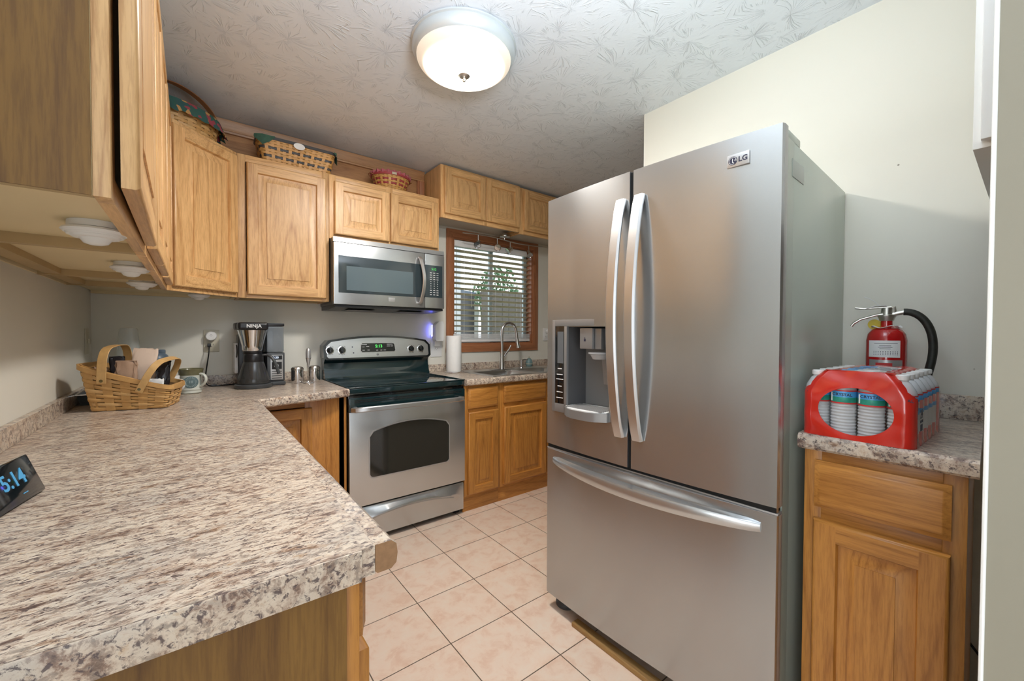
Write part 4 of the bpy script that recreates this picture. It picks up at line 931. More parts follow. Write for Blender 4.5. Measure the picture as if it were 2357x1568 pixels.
def rim(m, P, v, wd, th, mat, out=0.004, n=72, dz=0.0):
    c = sum((Vector(P(i/16, v)) for i in range(16)), Vector())/16; k = m.mi(mat); R_ = []
    for i in range(n):
        p = Vector(P(i/n, v)); q = Vector((p.x-c.x, p.y-c.y, 0)).normalized(); p.z += dz
        R_.append([m.bm.verts.new(p+q*(out+a)+Vector((0, 0, b))) for a, b in ((-th/2, -wd), (th/2, -wd*0.92), (th/2, wd*0.92), (-th/2, wd))])
    for i in range(n):
        a, b = R_[i], R_[(i+1) % n]
        for q in range(4): j = (q+1) % 4; m._f((a[q], b[q], b[j], a[j]), k)

# basket on the counter: low right end, high left end, two swing handles
t = thing('vegetable_basket', 'woven splint basket with two handles holding coffee bags on the counter', 'basket', (0.098, -0.735, ZK), -0.237)
def PB(tt, v):
    e = v**0.85; x, y = rrect(tt, 0.0-0.040*e, 0.232+0.016*e, 0.0-0.010*e, 0.165+0.020*e, 0.012+0.018*v)
    u = (x+0.04)/0.290; H = 0.178-0.118*u+0.035*u*u*0.6 - 0.0
    return (x, y, 0.0015+v*H)
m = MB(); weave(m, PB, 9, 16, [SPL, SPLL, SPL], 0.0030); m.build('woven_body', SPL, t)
m = MB(); rim(m, PB, 1.0, 0.010, 0.004, SPL, 0.0045, 96); rim(m, PB, 1.0, 0.010, 0.003, SPL, -0.004, 96); m.build('rim', SPL, t)
def hoop(P0, P1, top, wdir, wd, mat, name='handle', th=0.0035, par=None, rivet=None):
    m = MB(); P0, P1, top = Vector(P0), Vector(P1), Vector(top)
    mid = (P0+P1)/2; up = top-mid; k = 1.32
    pts = bez([P0, P0+up*0.55, P0+up*0.98, P0.lerp(top, 0.62)+up*0.36, P0.lerp(P1, 0.40)+up*1.0, P0.lerp(P1, 0.60)+up*1.0, P1.lerp(top, 0.62)+up*0.36, P1+up*0.98, P1+up*0.55, P1], 10)
    m.strap(pts, wdir, wd, th, mat); o = m.build(name, mat, par)
    return o
h1 = hoop((0.038, -0.021, 0.112), (0.046, 0.195, 0.125), (0.045, 0.085, 0.258), (1, 0, 0), 0.0145, SPLG, par=t)
h2 = hoop((0.150, -0.022, 0.072), (0.185, 0.195, 0.085), (0.222, 0.080, 0.200), (1, 0, -0.5), 0.0125, SPLG, par=t)
for h, p in ((h1, (0.038, -0.0235, 0.122)), (h2, (0.153, -0.0245, 0.084))):
    m = MB(); m.lathe([(0, 0), (0.0055, 0.0004), (0.006, -0.002), (0, -0.002)], n=16, mat=pm('brass_rivet', (0.18, 0.14, 0.06), 0.4, 0.8) if h is h1 else m_rv, M=frame(p, (1, 0, 0), (0, 0, 1))) if h is h1 else m.lathe([(0, 0), (0.0055, 0.0004), (0.006, -0.002), (0, -0.002)], n=16, mat=OLIVE, M=frame(p, (1, 0, 0), (0, 0, 1)))
    m.build('rivet', OLIVE, h)
VB = MX[t.name]
def pouch(name, label, cat, c, w_, d_, h_, rz, tilt, mat, fold=0.0, crump=0.004, top=None, seed=1, group=None):
    """soft standing bag: pinched towards its top seam; c is in the basket's frame"""
    rnd = random.Random(seed); m = MB(); nx, nz = 16, 12; rings = []
    Mx = VB @ Matrix.Translation(c) @ Matrix.Rotation(rz, 4, 'Z') @ Matrix.Rotation(tilt, 4, 'Y')
    for k in range(nz+1):
        v = k/nz; dd = d_*(1-v**1.6)*0.5+0.0022; ww = w_*0.5*(1-0.05*v); ring = []
        for i in range(28):
            a = 2*pi*i/28; x = ww*(abs(cos(a))**0.5)*(1 if cos(a) >= 0 else -1); y = dd*(abs(sin(a))**0.6)*(1 if sin(a) >= 0 else -1)
            f_ = crump*(rnd.random()-0.5); z = v*h_ + 0.004*sin(i*1.3)*v*(k == nz)
            yy = y + fold*max(0, v-0.72)*1.2 + f_; ring.append(Mx @ Vector((x+f_, yy, z)))
        rings.append(ring)
    m.loft(rings, mat); p0 = Mx @ Vector((0, 0, 0)); o = m.build(name, mat, loc=tuple(p0), sharp=60); tag(o, label, cat, group); return o
pouch('paper_bag', 'tan folded paper bag standing in the counter basket', 'bag', (0.118, 0.108, 0.008), 0.086, 0.045, 0.232, 0.15, 0.05, KRAFTL, 0.10, 0.003, seed=3)
pouch('paper_bag', 'brown crumpled paper bag in the middle of the counter basket', 'bag', (0.092, 0.040, 0.008), 0.068, 0.042, 0.185, 0.1, 0.0, KRAFT, 0.02, 0.007, seed=4)
pouch('coffee_bag', 'black foil bag leaning behind the tall handle in the basket', 'bag', (0.046, 0.118, 0.008), 0.048, 0.042, 0.200, 0.2, -0.05, FOIL, 0.02, 0.006, seed=5)
pouch('coffee_bag', 'shiny black foil bag beside the leaning handle in the basket', 'bag', (0.184, 0.098, 0.008), 0.040, 0.045, 0.180, 0.0, 0.08, FOIL, 0.02, 0.009, seed=6)
pouch('tea_bag_packet', 'white packet with red stripe at the low end of the basket', 'packet', (0.190, 0.035, 0.008), 0.048, 0.032, 0.108, 0.0, 0.0, PAPER, 0.01, 0.003, seed=8)
pouch('paper_bag', 'dark brown folded bag at the high left end of the basket', 'bag', (0.026, 0.052, 0.008), 0.034, 0.045, 0.165, 0.0, -0.12, KRAFT, 0.02, 0.005, seed=9)

t = thing('long_basket', 'long woven basket with black bands and green liner on the wall cabinets', 'basket', (0.925, -0.160, ZT))
def PL(tt, v):
    x, y = rrect(tt, -0.185-0.030*v, 0.185+0.030*v, -0.062-0.022*v, 0.055+0.022*v, 0.03+0.01*v); return (x, y, 0.002+v*0.135)
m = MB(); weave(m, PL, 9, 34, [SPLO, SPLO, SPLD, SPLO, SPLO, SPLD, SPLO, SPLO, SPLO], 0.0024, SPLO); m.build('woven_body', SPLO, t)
m = MB(); rim(m, PL, 1.0, 0.009, 0.005, SPLD, 0.003, 96); m.build('rim', SPLD, t)
for sx_ in (-1, 1):
    m = MB(); k = m.mi(GFAB); g = []
    for i in range(9):
        row = []
        for j in range(7):
            tt = (0.0 if sx_ < 0 else 0.38) + (-0.055+0.11*i/8); p = Vector(PL(tt, 1.04)); c = Vector(PL(tt, 1.0)); q = Vector((c.x, c.y, 0)).normalized()
            drop = (j/6)*(0.062-0.055*abs(i/8-0.5)*2); row.append(m.bm.verts.new(p+q*(0.012+0.004*sin(i*1.8))+Vector((0, 0, 0.004-drop))))
        g.append(row)
    for a, b in zip(g, g[1:]):
        for j in range(6): m._f((a[j], b[j], b[j+1], a[j+1]), k)
    m.build('fabric_liner', GFAB, t)
m = MB(); m.lathe([(0, 0), (0.030, 0.0), (0.031, 0.003), (0, 0.004)], n=30, mat=PAPER, M=frame((0.0, -0.0945, 0.122), (1, 0, 0), (0, 0, 1)) @ Matrix.Diagonal((1, 0.62, 1, 1))); m.build('tag', PAPER, t)

t = thing('round_basket', 'small round woven basket with red lace rim on the short wall cabinet', 'basket', (1.535, -0.140, ZT))
def PR(tt, v): r_ = 0.092+0.042*v**0.8; return (r_*cos(2*pi*tt), r_*0.82*sin(2*pi*tt), 0.002+v*0.105)
m = MB(); weave(m, PR, 8, 26, [SPLO, SPL, SPLO, SPLR, SPLO, SPLR, SPLO, SPL], 0.0024, SPLO); m.build('woven_body', SPLO, t)
m = MB(); rim(m, PR, 1.0, 0.009, 0.005, SPLR, 0.003, 60); m.build('rim', SPLR, t)
m = MB(); k = m.mi(RFAB); R_ = [[], []]
for i in range(120):
    a = 2*pi*i/120; r_ = 0.137+0.006*cos(a*22)
    for j, (dr_, z) in enumerate(((0, 0.108), (0.004, 0.128+0.003*cos(a*22)))): R_[j].append(m.bm.verts.new(((r_+dr_)*cos(a), (r_+dr_)*0.82*sin(a), z)))
for i in range(120): j = (i+1) % 120; m._f((R_[0][i], R_[0][j], R_[1][j], R_[1][i]), k)
m.build('lace_trim', RFAB, t)
for sx_ in (-1, 1):
    m = MB(); m.tube([(sx_*(0.133+0.022*sin(pi*i/10)), 0.0+0.03*cos(pi*i/10), 0.098+0.012*sin(pi*i/10)) for i in range(11)], 0.003, SPLB, 8); m.build('ear_handle', SPLB, t)
m = MB(); m.box((-0.035, -0.1165, 0.100), (-0.002, -0.1140, 0.116), IVORY, 0.001); m.build('tag', IVORY, t)

t = thing('handled_basket', 'oval woven basket with brown arched handle and floral liner atop the corner cabinet', 'basket', (0.385, -0.300, ZT), radians(40))
def PH(tt, v): a = 2*pi*tt; return ((0.150+0.030*v)*cos(a), (0.085+0.020*v)*sin(a), 0.002+v*0.12)
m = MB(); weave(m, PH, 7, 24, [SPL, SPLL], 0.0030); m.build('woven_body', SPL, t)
m = MB(); k = m.mi(FAB); G = []
for j in range(7):
    row = []
    for i in range(144):
        a = 2*pi*i/144; v = j/6; ex = 0.006+0.022*v+0.010*v*sin(a*19+0.6*sin(a*5)); z = 0.128-0.062*v-0.008*sin(a*19)*v
        if j == 0: ex = -0.02
        if j == 1: ex = 0.004; z = 0.134
        row.append(m.bm.verts.new(((0.18+ex)*cos(a), (0.105+ex)*sin(a), z)))
    G.append(row)
for a, b in zip(G, G[1:]):
    for i in range(144): j = (i+1) % 144; m._f((a[i], a[j], b[j], b[i]), k)
m.build('floral_liner', FAB, t)
m = MB(); m.strap([( 0.187*cos(pi*i/24), 0, 0.115+0.135*sin(pi*i/24)**0.8) for i in range(25)], (0, 1, 0), 0.016, 0.004, SPLB); m.build('handle', SPLB, t)

# ------------------------------------------------------------------ things on the long counter
t = thing('smart_display', 'black tilted display showing 5:14 at the left edge of the counter', 'clock', (0.165, -1.86, ZK))
e_ = Vector((sin(0.183), cos(0.183), 0)); nn = Vector((e_.y, -e_.x, 0)); tl = radians(20)
up_ = (Vector((0, 0, 1))*cos(tl) - nn*sin(tl)).normalized(); BR = Vector((0.181, -1.791, ZK+0.003))
DM = frame(tuple(BR), tuple(e_), tuple(up_))
m = MB(); m.box((-0.150, 0.0, -0.012), (0.0, 0.079, 0.0), GLOSSB, 0.005, M=DM); m.build('screen', GLOSSB, t, world=True)
m = MB(); m.prism([(0.0, 0.0), (0.0, -0.004), (-0.055, -0.004), (-0.050, 0.050)], lambda a, b: BR + e_*(-0.155) + nn*(a-0.014) + Vector((0, 0, b+0.001)), lambda a, b: BR + e_*(-0.02) + nn*(a-0.014) + Vector((0, 0, b+0.001)), DGREY); m.build('stand', DGREY, t, world=True)
m = MB(); m.text('5:14', 0.040, DM @ Matrix.Translation((-0.072, 0.044, 0.0006)), BLUED, 0.0002, 0.0006); m.box((-0.066, 0.014, 0.0002), (-0.052, 0.0155, 0.0006), BLUED, M=DM); m.build('digits', BLUED, t, world=True)

t = thing('baking_tin', 'dark grey metal tin in the counter corner behind the basket', 'tin', (0.10, -0.395, ZK))
m = MB(); m.loft([[Vector((x, y, ZK+0.001)) for x, y in ((0.035, -0.515), (0.17, -0.515), (0.17, -0.275), (0.035, -0.275))], [Vector((x, y, ZK+0.046)) for x, y in ((0.025, -0.525), (0.18, -0.525), (0.18, -0.265), (0.025, -0.265))]], DGREY, cap1=False)
m.loft([[Vector((x, y, ZK+0.004)) for x, y in ((0.039, -0.511), (0.166, -0.511), (0.166, -0.279), (0.039, -0.279))], [Vector((x, y, ZK+0.046)) for x, y in ((0.025, -0.525), (0.18, -0.525), (0.18, -0.265), (0.025, -0.265))]], DGREY, cap1=False); m.build('pan', DGREY, t, world=True, recalc=False)
m = MB(); P4 = [(0.021, -0.529), (0.184, -0.529), (0.184, -0.261), (0.021, -0.261), (0.021, -0.529)]
m.tube([Vector((x, y, ZK+0.046)) for x, y in P4], 0.003, CHROME, 8); m.build('rim', CHROME, t, world=True)

def cup(name, label, c, r0, r1, h, mat):
    m = MB(); m.lathe([(0, 0.001), (r0*0.9, 0.001), (r0, 0.005), (r1, h), (r1-0.002, h), (r0-0.003, 0.006), (0, 0.005)], c, 36, mat, cap=False); return m
t = thing('blender', 'personal blender with tall clear upside-down cup behind the basket', 'blender', (0.152, -0.125, ZK))
m = MB(); m.lathe([(0, 0.001), (0.052, 0.001), (0.055, 0.010), (0.050, 0.05), (0.046, 0.085), (0.048, 0.098), (0.046, 0.104), (0, 0.105)], n=36, mat=SILP); m.build('motor_base', SILP, t)
m = MB(); m.lathe([(0.046, 0.106), (0.048, 0.112), (0.047, 0.18), (0.041, 0.27), (0.036, 0.325), (0.032, 0.332), (0.0, 0.334)], n=40, mat=GLASS, cap=False); m.build('cup', GLASS, t)
m = MB(); m.lathe([(0, 0.1052), (0.050, 0.1052), (0.052, 0.110), (0.050, 0.122), (0.047, 0.124), (0, 0.124)], n=36, mat=WHITEP); m.build('collar', WHITEP, t)
t = thing('blender_cup', 'clear ribbed cup with blue-grey flip lid beside the blender', 'cup', (0.262, -0.215, ZK))
m = MB(); n_ = 48; R_ = []
for r_, z in ((0.0001, 0.002), (0.040, 0.002), (0.043, 0.008), (0.049, 0.16), (0.047, 0.16), (0.041, 0.01), (0.0001, 0.008)):
    R_.append([Vector(((r_+(0.0012 if r_ > .03 else 0)*(1 if (i//3) % 4 == 0 else 0))*cos(2*pi*i/n_), (r_+(0.0012 if r_ > .03 else 0)*(1 if (i//3) % 4 == 0 else 0))*sin(2*pi*i/n_), z)) for i in range(n_)])
m.loft(R_, CLEARP); m.build('cup_body', CLEARP, t)
m = MB(); m.lathe([(0.0515, 0.156), (0.054, 0.160), (0.053, 0.176), (0.048, 0.192), (0.036, 0.204), (0.0, 0.206)], n=36, mat=BLUEP, cap=True); ld_ = m.build('lid', BLUEP, t)
m = MB(); m.box((-0.042, -0.016, 0.2065), (0.030, 0.016, 0.214), BLUEP, 0.003); m.box((0.010, -0.018, 0.200), (0.038, 0.018, 0.222), BLUEP, 0.006); m.build('flip_spout', BLUEP, ld_)

def mug_handle(m, c, r, z0, z1, out, ang, mat, rad=0.006, flat=1.5):
    d = Vector((cos(ang), sin(ang), 0)); c = Vector(c)
    m.tube(bez([c+d*(r-0.003)+Vector((0, 0, z1)), c+d*(r+out)+Vector((0, 0, z1+0.004)), c+d*(r+out*1.25)+Vector((0, 0, z0+0.02)), c+d*(r-0.003)+Vector((0, 0, z0))], 18), rad, mat, 10, flat=flat, up=(-sin(ang), cos(ang), 0))
t = thing('white_mug', 'plain white mug standing behind the low end of the basket', 'mug', (0.318, -0.400, ZK))
m = MB(); m.lathe([(0, 0.001), (0.034, 0.001), (0.040, 0.006), (0.042, 0.098), (0.040, 0.1), (0.037, 0.097), (0.036, 0.01), (0, 0.008)], n=36, mat=WHITEP, cap=False); m.build('body', WHITEP, t)
m = MB(); mug_handle(m, (0, 0, 0), 0.042, 0.022, 0.080, 0.030, radians(-30), WHITEP, 0.0055); m.build('handle', WHITEP, t)
t = thing('stoneware_mug', 'cream stoneware mug with olive rim and round blue-grey medallion', 'mug', (0.402, -0.335, ZK))
m = MB(); m.lathe([(0, 0.001), (0.040, 0.001), (0.046, 0.006), (0.0455, 0.016), (0.049, 0.020), (0.050, 0.026), (0.0485, 0.030), (0.0475, 0.060), (0.0478, 0.094)], n=44, mat=CERAM, cap=False)
m.lathe([(0.0478, 0.094), (0.049, 0.098), (0.0495, 0.105), (0.054, 0.124), (0.052, 0.126), (0.046, 0.118), (0.044, 0.02), (0, 0.012)], n=44, mat=OLIVE, cap=False)
bmesh.ops.remove_doubles(m.bm, verts=m.bm.verts[:], dist=0.0001); m.build('body', CERAM, t)
m = MB(); mug_handle(m, (0, 0, 0), 0.050, 0.035, 0.100, 0.034, radians(-38), CERAM, 0.006, 1.4); m.build('handle', CERAM, t)
an = math.atan2(-2.99+0.335, 0.41-0.402)
dd_ = Vector((cos(an), sin(an), 0)); m = MB(); Mm = frame(tuple(dd_*0.0462+Vector((0, 0, 0.060))), (-sin(an), cos(an), 0), (0, 0, 1))
m.lathe([(0, 0.0045), (0.026, 0.0032), (0.030, 0.0022), (0.031, -0.006)], n=36, mat=SEAL, M=Mm, cap=False)
for i in range(22): a = 2*pi*i/22; m.box((-0.0012, 0.0205, 0.0033), (0.0012, 0.0258, 0.0048), SEALT, M=Mm @ Matrix.Rotation(a, 4, 'Z'))
m.text('18', 0.017, Mm @ Matrix.Translation((0, 0.002, 0.0046)), SEALT, 0.0004, 0.0004); m.lathe([(0.0185, 0.0040), (0.0195, 0.0047), (0.0200, 0.0038)], n=32, mat=SEALT, M=Mm, cap=False); m.build('medallion', SEAL, t)

# coffee maker
t = thing('coffee_maker', 'black and steel drip coffee maker with glass carafe and water tank', 'coffee maker', (0.735, -0.20, ZK))
q = lambda n_, mt_, m_, p=None: m_.build(n_, mt_, p or t, world=True)
cx0, cy0 = 0.682, -0.270
m = MB(); m.lathe([(0, 0.001), (0.090, 0.001), (0.0925, 0.005), (0.0925, 0.020), (0.088, 0.024), (0, 0.024)], (cx0, cy0, ZK), 44, DGREY); m.box((0.620, -0.20, ZK+0.001), (0.845, -0.035, ZK+0.024), DGREY, 0.006); m.box((0.752, -0.245, ZK+0.001), (0.848, -0.18, ZK+0.024), DGREY, 0.008); q('base', DGREY, m)
m = MB(); m.box((0.618, -0.155, ZK+0.0245), (0.745, -0.04, ZK+0.30), BLACK, 0.008); q('tower', BLACK, m)
m = MB(); m.box((0.600, -0.215, 1.288-0.046), (0.750, -0.06, 1.282), BLACK, 0.012); m.box((0.605, -0.345, 1.240), (0.748, -0.16, 1.282), BLACK, 0.014, seg=3); hd = q('brew_head', BLACK, m)
m = MB(); m.text('NINJA', 0.026, frame((0.678, -0.3458, 1.261), (1, 0, 0), (0, 0, 1)), WHITEP, 0.0004, 0.0005); q('lettering', WHITEP, m, hd)
m = MB(); m.lathe([(0.046, 0), (0.050, 0.006), (0.052, 0.03), (0.072, 0.118), (0.070, 0.118), (0.050, 0.03), (0.0, 0.02)], (0.678, -0.262, 1.121), 40, CHROME, cap=False); q('filter_cone', CHROME, m)
m = MB(); m.lathe([(0, -0.012), (0.040, -0.010), (0.047, 0.0), (0.047, 0.012), (0, 0.012)], (0.678, -0.262, 1.110), 30, BLACK); q('drip_valve', BLACK, m)
m = MB(); m.lathe([(0.0, 0.0), (0.078, 0.0), (0.080, 0.008), (0.074, 0.035), (0.052, 0.115), (0.046, 0.128), (0.044, 0.128), (0.050, 0.113), (0.0765, 0.01), (0, 0.004)], (cx0, cy0, ZK+0.0245), 44, TINT, cap=False)
car = q('carafe', TINT, m)
m = MB(); m.lathe([(0.0, 0.001), (0.072, 0.001), (0.0725, 0.012), (0.0, 0.012)], (cx0, cy0, ZK+0.030), 40, BLACK); q('carafe_foot', BLACK, m, car)
m = MB(); m.lathe([(0.048, 0.0), (0.050, 0.003), (0.049, 0.034), (0.044, 0.046), (0, 0.048)], (cx0, cy0, ZK+0.146), 36, BLACK); q('carafe_lid', BLACK, m, car)
m = MB(); m.strap(bez([(cx0+0.045, cy0-0.018, ZK+0.183), (cx0+0.090, cy0-0.045, ZK+0.195), (cx0+0.100, cy0-0.050, ZK+0.14), (cx0+0.118, cy0-0.058, ZK+0.075)]), (0.45, 1, 0), 0.011, 0.013, DGREY); q('carafe_handle', DGREY, m, car)
m = MB(); m.box((0.752, -0.232, ZK+0.0245), (0.845, -0.045, 1.108), DGREY, 0.008); cb = q('control_housing', DGREY, m)
m = MB(); m.box((0.770, -0.2345, 0.948), (0.834, -0.2325, 1.094), SILP, 0.001); m.box((0.774, -0.2355, 1.066), (0.830, -0.2346, 1.090), BLACK); m.box((0.776, -0.2355, 1.010), (0.828, -0.2346, 1.052), BLACK)
for z in (0.955, 0.968, 0.981, 0.994): m.box((0.776, -0.2352, z), (0.828, -0.2346, z+0.004), BLACK)
m.lathe([(0.009, 0.0003), (0.012, 0.0008), (0.012, 0.0)], n=24, mat=SILP, M=frame((0.800, -0.2357, 1.030), (1, 0, 0), (0, 0, 1)), cap=False); q('button_panel', SILP, m, cb)
m = MB(); m.text('5:20', 0.017, frame((0.797, -0.2357, 1.078), (1, 0, 0), (0, 0, 1)), WHITED, 0.0002); q('digits', WHITED, m, cb)
m = MB(); m.box((0.752, -0.228, 1.1085), (0.842, -0.055, 1.262), SMOKE, 0.010); wt = q('water_tank', SMOKE, m)
m = MB(); m.box((0.756, -0.222, 1.112), (0.838, -0.06, 1.195), thin('water_fill', (0.55, 0.60, 0.64), 0.5, 0.05), 0.006); q('water', SMOKE, m, wt)
m = MB(); m.box((0.750, -0.230, 1.2625), (0.844, -0.053, 1.281), BLACK, 0.005); q('tank_lid', BLACK, m, wt)
m = MB(); m.box((0.600, -0.158, 0.99), (0.6178, -0.05, 1.165), WHITEP, 0.006); m.tube([(0.609, -0.17+0.035*cos(a*pi/8), 1.118+0.035*sin(a*pi/8)) for a in range(17)], 0.003, BLACK, 8); q('frother_arm', WHITEP, m)
m = MB(); m.tube(bez([(0.487, -0.030, 1.148), (0.487, -0.075, 1.10), (0.470, -0.06, 1.02), (0.468, -0.055, 0.965), (0.466, -0.05, 0.93), (0.474, -0.075, ZK+0.0035), (0.497, -0.085, ZK+0.0035), (0.54, -0.10, ZK+0.0035), (0.57, -0.06, ZK+0.0035), (0.617, -0.05, ZK+0.0035)]), 0.0032, BLACK, 8)
m.box((0.488, -0.098, ZK+0.0005), (0.520, -0.078, ZK+0.012), BLACK, 0.004); m.box((0.478, -0.034, 1.140), (0.496, -0.0105, 1.160), BLACK, 0.003); q('power_cord', BLACK, m)

def canister(x, y, label):
    t = thing('steel_canister', label, 'canister', (x, y, ZK), 0, 'steel canisters left of the range')
    m = MB(); m.lathe([(0, 0.001), (0.0335, 0.001), (0.0345, 0.004), (0.0345, 0.080), (0, 0.080)], n=32, mat=CHROME); m.build('body', CHROME, t)
    m = MB(); m.lathe([(0.0, 0.0802), (0.0350, 0.0802), (0.0355, 0.088), (0.030, 0.098), (0.018, 0.103), (0, 0.104)], n=32, mat=NICKEL); m.build('lid', NICKEL, t)
canister(0.920, -0.185, 'shiny domed steel canister beside the coffee maker'); canister(1.020, -0.165, 'shiny domed steel canister right beside the range')
t = thing('milk_frother', 'silver handheld milk frother on a wire stand between two canisters', 'milk frother', (0.972, -0.235, ZK))
m = MB(); m.tube([(0.030*cos(a*pi/16), 0.030*sin(a*pi/16), 0.0025) for a in range(33)], 0.002, CHROME, 8); m.tube([(0, 0.030, 0.0025), (0, 0.034, 0.10), (0, 0.030, 0.150), (0, 0.016, 0.155)], 0.0018, CHROME, 8); m.tube([(0.016*cos(a*pi/12), 0.016*sin(a*pi/12), 0.156) for a in range(25)], 0.0016, CHROME, 6); m.build('wire_stand', CHROME, t)
m = MB(); m.lathe([(0, 0.095), (0.003, 0.096), (0.007, 0.115), (0.012, 0.140), (0.0145, 0.165), (0.0145, 0.190), (0.012, 0.210), (0.007, 0.216), (0, 0.217)], n=28, mat=SILP); m.build('grip', SILP, t)
m = MB(); m.tube([(0, 0, 0.012), (0, 0, 0.096)], 0.0012, CHROME, 6); m.tube([(0.007*cos(a*pi/8), 0.007*sin(a*pi/8), 0.012) for a in range(17)], 0.0012, CHROME, 6); m.build('whisk', CHROME, t)

# ------------------------------------------------------------------ paper towel, sink, tap
t = thing('paper_towel_holder', 'upright paper towel holder with white roll beside the range', 'paper towel holder', (2.045, -0.150, ZK))
m = MB(); m.lathe([(0, 0.001), (0.072, 0.001), (0.073, 0.005), (0.066, 0.010), (0, 0.010)], n=40, mat=CHROME); m.build('base', CHROME, t)
m = MB(); m.tube([(0, 0, 0.01), (0, 0, 0.300), (0.008, 0, 0.312), (0.018, 0, 0.306)], 0.004, CHROME, 10); m.build('rod', CHROME, t)
m = MB(); m.lathe([(0.021, 0.0105), (0.0585, 0.0105), (0.0595, 0.014), (0.0595, 0.288), (0.0585, 0.291), (0.021, 0.291), (0.021, 0.0105)], (0, 0, 0), 44, PAPER, cap=False); m.build('paper_roll', PAPER, t)

t = thing('kitchen_sink', 'stainless double-bowl drop-in sink under the window', 'sink', (2.545, -0.35, 0.74))
SS = steel('sink_steel', 0.72, 0.28, 'x', 0.0)
m = MB(); RX0, RX1, RY0, RY1 = 2.110, 2.980, -0.600, -0.095; zt = ZK+0.004
bowls = [(2.155, 2.515, -0.560, -0.240), (2.575, 2.935, -0.560, -0.240)]
xs = [RX0, 2.155, 2.515, 2.575, 2.935, RX1]; ys = [RY0, -0.560, -0.240, RY1]; k = m.mi(SS)
for i in range(5):
    for j in range(3):
        if j == 1 and i in (1, 3): continue
        m.quad([(xs[i], ys[j], zt), (xs[i+1], ys[j], zt), (xs[i+1], ys[j+1], zt), (xs[i], ys[j+1], zt)], SS)
cor = [(RX0, RY0), (RX1, RY0), (RX1, RY1), (RX0, RY1)]; cc = [(RX0-0.003, RY0-0.003), (RX1+0.003, RY0-0.003), (RX1+0.003, RY1+0.003), (RX0-0.003, RY1+0.003)]
for i in range(4):
    j = (i+1) % 4; m.quad([(*cor[i], zt), (*cor[j], zt), (*cc[j], ZK+0.0006), (*cc[i], ZK+0.0006)], SS)
bmesh.ops.remove_doubles(m.bm, verts=m.bm.verts[:], dist=0.0002)
q2 = lambda n_, mt_, m_, p=None: m_.build(n_, mt_, p or t, world=True)
q2('rim', SS, m)
for bx0, bx1, by0, by1 in bowls:
    m = MB(); rings = []
    for ins, z, r_ in ((0, zt, 0.0), (0.006, zt-0.008, 0.03), (0.012, ZK-0.12, 0.04), (0.03, ZK-0.158, 0.05), (0.10, ZK-0.165, 0.04)):
        rings.append([Vector((*rrect(i/48, bx0+ins, bx1-ins, by0+ins, by1-ins, max(r_, 0.002)), z)) for i in range(48)])
    m.loft(rings, SS, cap0=False); q2('bowl', SS, m)
m = MB()
t = thing('kitchen_tap', 'brushed steel gooseneck pull-down tap at the sink', 'tap', (2.492, -0.190, ZK+0.0042))
m = MB(); m.box((-0.12, -0.028, 0.0004), (0.12, 0.028, 0.005), TAPM, 0.0024); m.build('deck_plate', TAPM, t)
m = MB(); m.lathe([(0, 0.0052), (0.027, 0.0052), (0.026, 0.02), (0.022, 0.06), (0.019, 0.12), (0.014, 0.16), (0, 0.16)], n=32, mat=TAPM); m.build('body', TAPM, t)
m = MB(); pts = [(0, 0, 0.15), (0, 0, 0.20), (-0.002, 0, 0.27), (0, 0, 0.315)] + [(0.072-0.072*cos(a*pi/14), -0.010*a/14, 0.325+0.072*sin(a*pi/14)) for a in range(1, 14)] + [(0.148, -0.012, 0.30), (0.152, -0.014, 0.265)]
m.tube(pts, 0.0125, TAPM, 18); m.build('gooseneck', TAPM, t)
m = MB(); m.tube([(0.151, -0.014, 0.268), (0.156, -0.015, 0.225), (0.162, -0.017, 0.195), (0.164, -0.018, 0.182)], [0.013, 0.016, 0.020, 0.021], TAPM, 20); m.build('spray_head', TAPM, t)
m = MB(); m.tube([(0.010, 0, 0.095), (0.040, -0.004, 0.135), (0.075, -0.006, 0.175), (0.092, -0.006, 0.205)], [0.014, 0.010, 0.007, 0.006], TAPM, 14); m.build('lever', TAPM, t)
t = thing('soap_dispenser', 'small steel soap pump beside the tap', 'soap dispenser', (2.722, -0.170, ZK+0.0042))
m = MB(); m.lathe([(0, 0.0004), (0.022, 0.0004), (0.020, 0.008), (0.010, 0.012), (0.009, 0.055), (0.014, 0.060), (0.014, 0.070), (0, 0.072)], n=24, mat=TAPM); m.tube([(0, 0, 0.066), (0.03, -0.008, 0.074), (0.062, -0.014, 0.070)], 0.005, TAPM, 10); tag(m.build('pump', TAPM, t), 'x', 'x') if False else m.build('pump', TAPM, t)
TEALC = pm('teal_glaze', (0.17, 0.27, 0.28), 0.3, noise=(8, 0.2))
t = thing('scrubber_pot', 'small squat teal ceramic pot behind the sink', 'pot', (2.905, -0.062, ZK))
m = MB(); m.lathe([(0, 0.001), (0.028, 0.001), (0.034, 0.02), (0.033, 0.045), (0.022, 0.068), (0.012, 0.078), (0, 0.080)], n=32, mat=TEALC)
m.lathe([(0.0342, 0.024), (0.0350, 0.027), (0.0342, 0.030)], n=32, mat=IVORY, cap=False); m.build('body', TEALC, t)
m = MB(); m.lathe([(0.0, 0.080), (0.006, 0.082), (0.008, 0.09), (0, 0.095)], n=16, mat=IVORY); m.build('knob', IVORY, t)

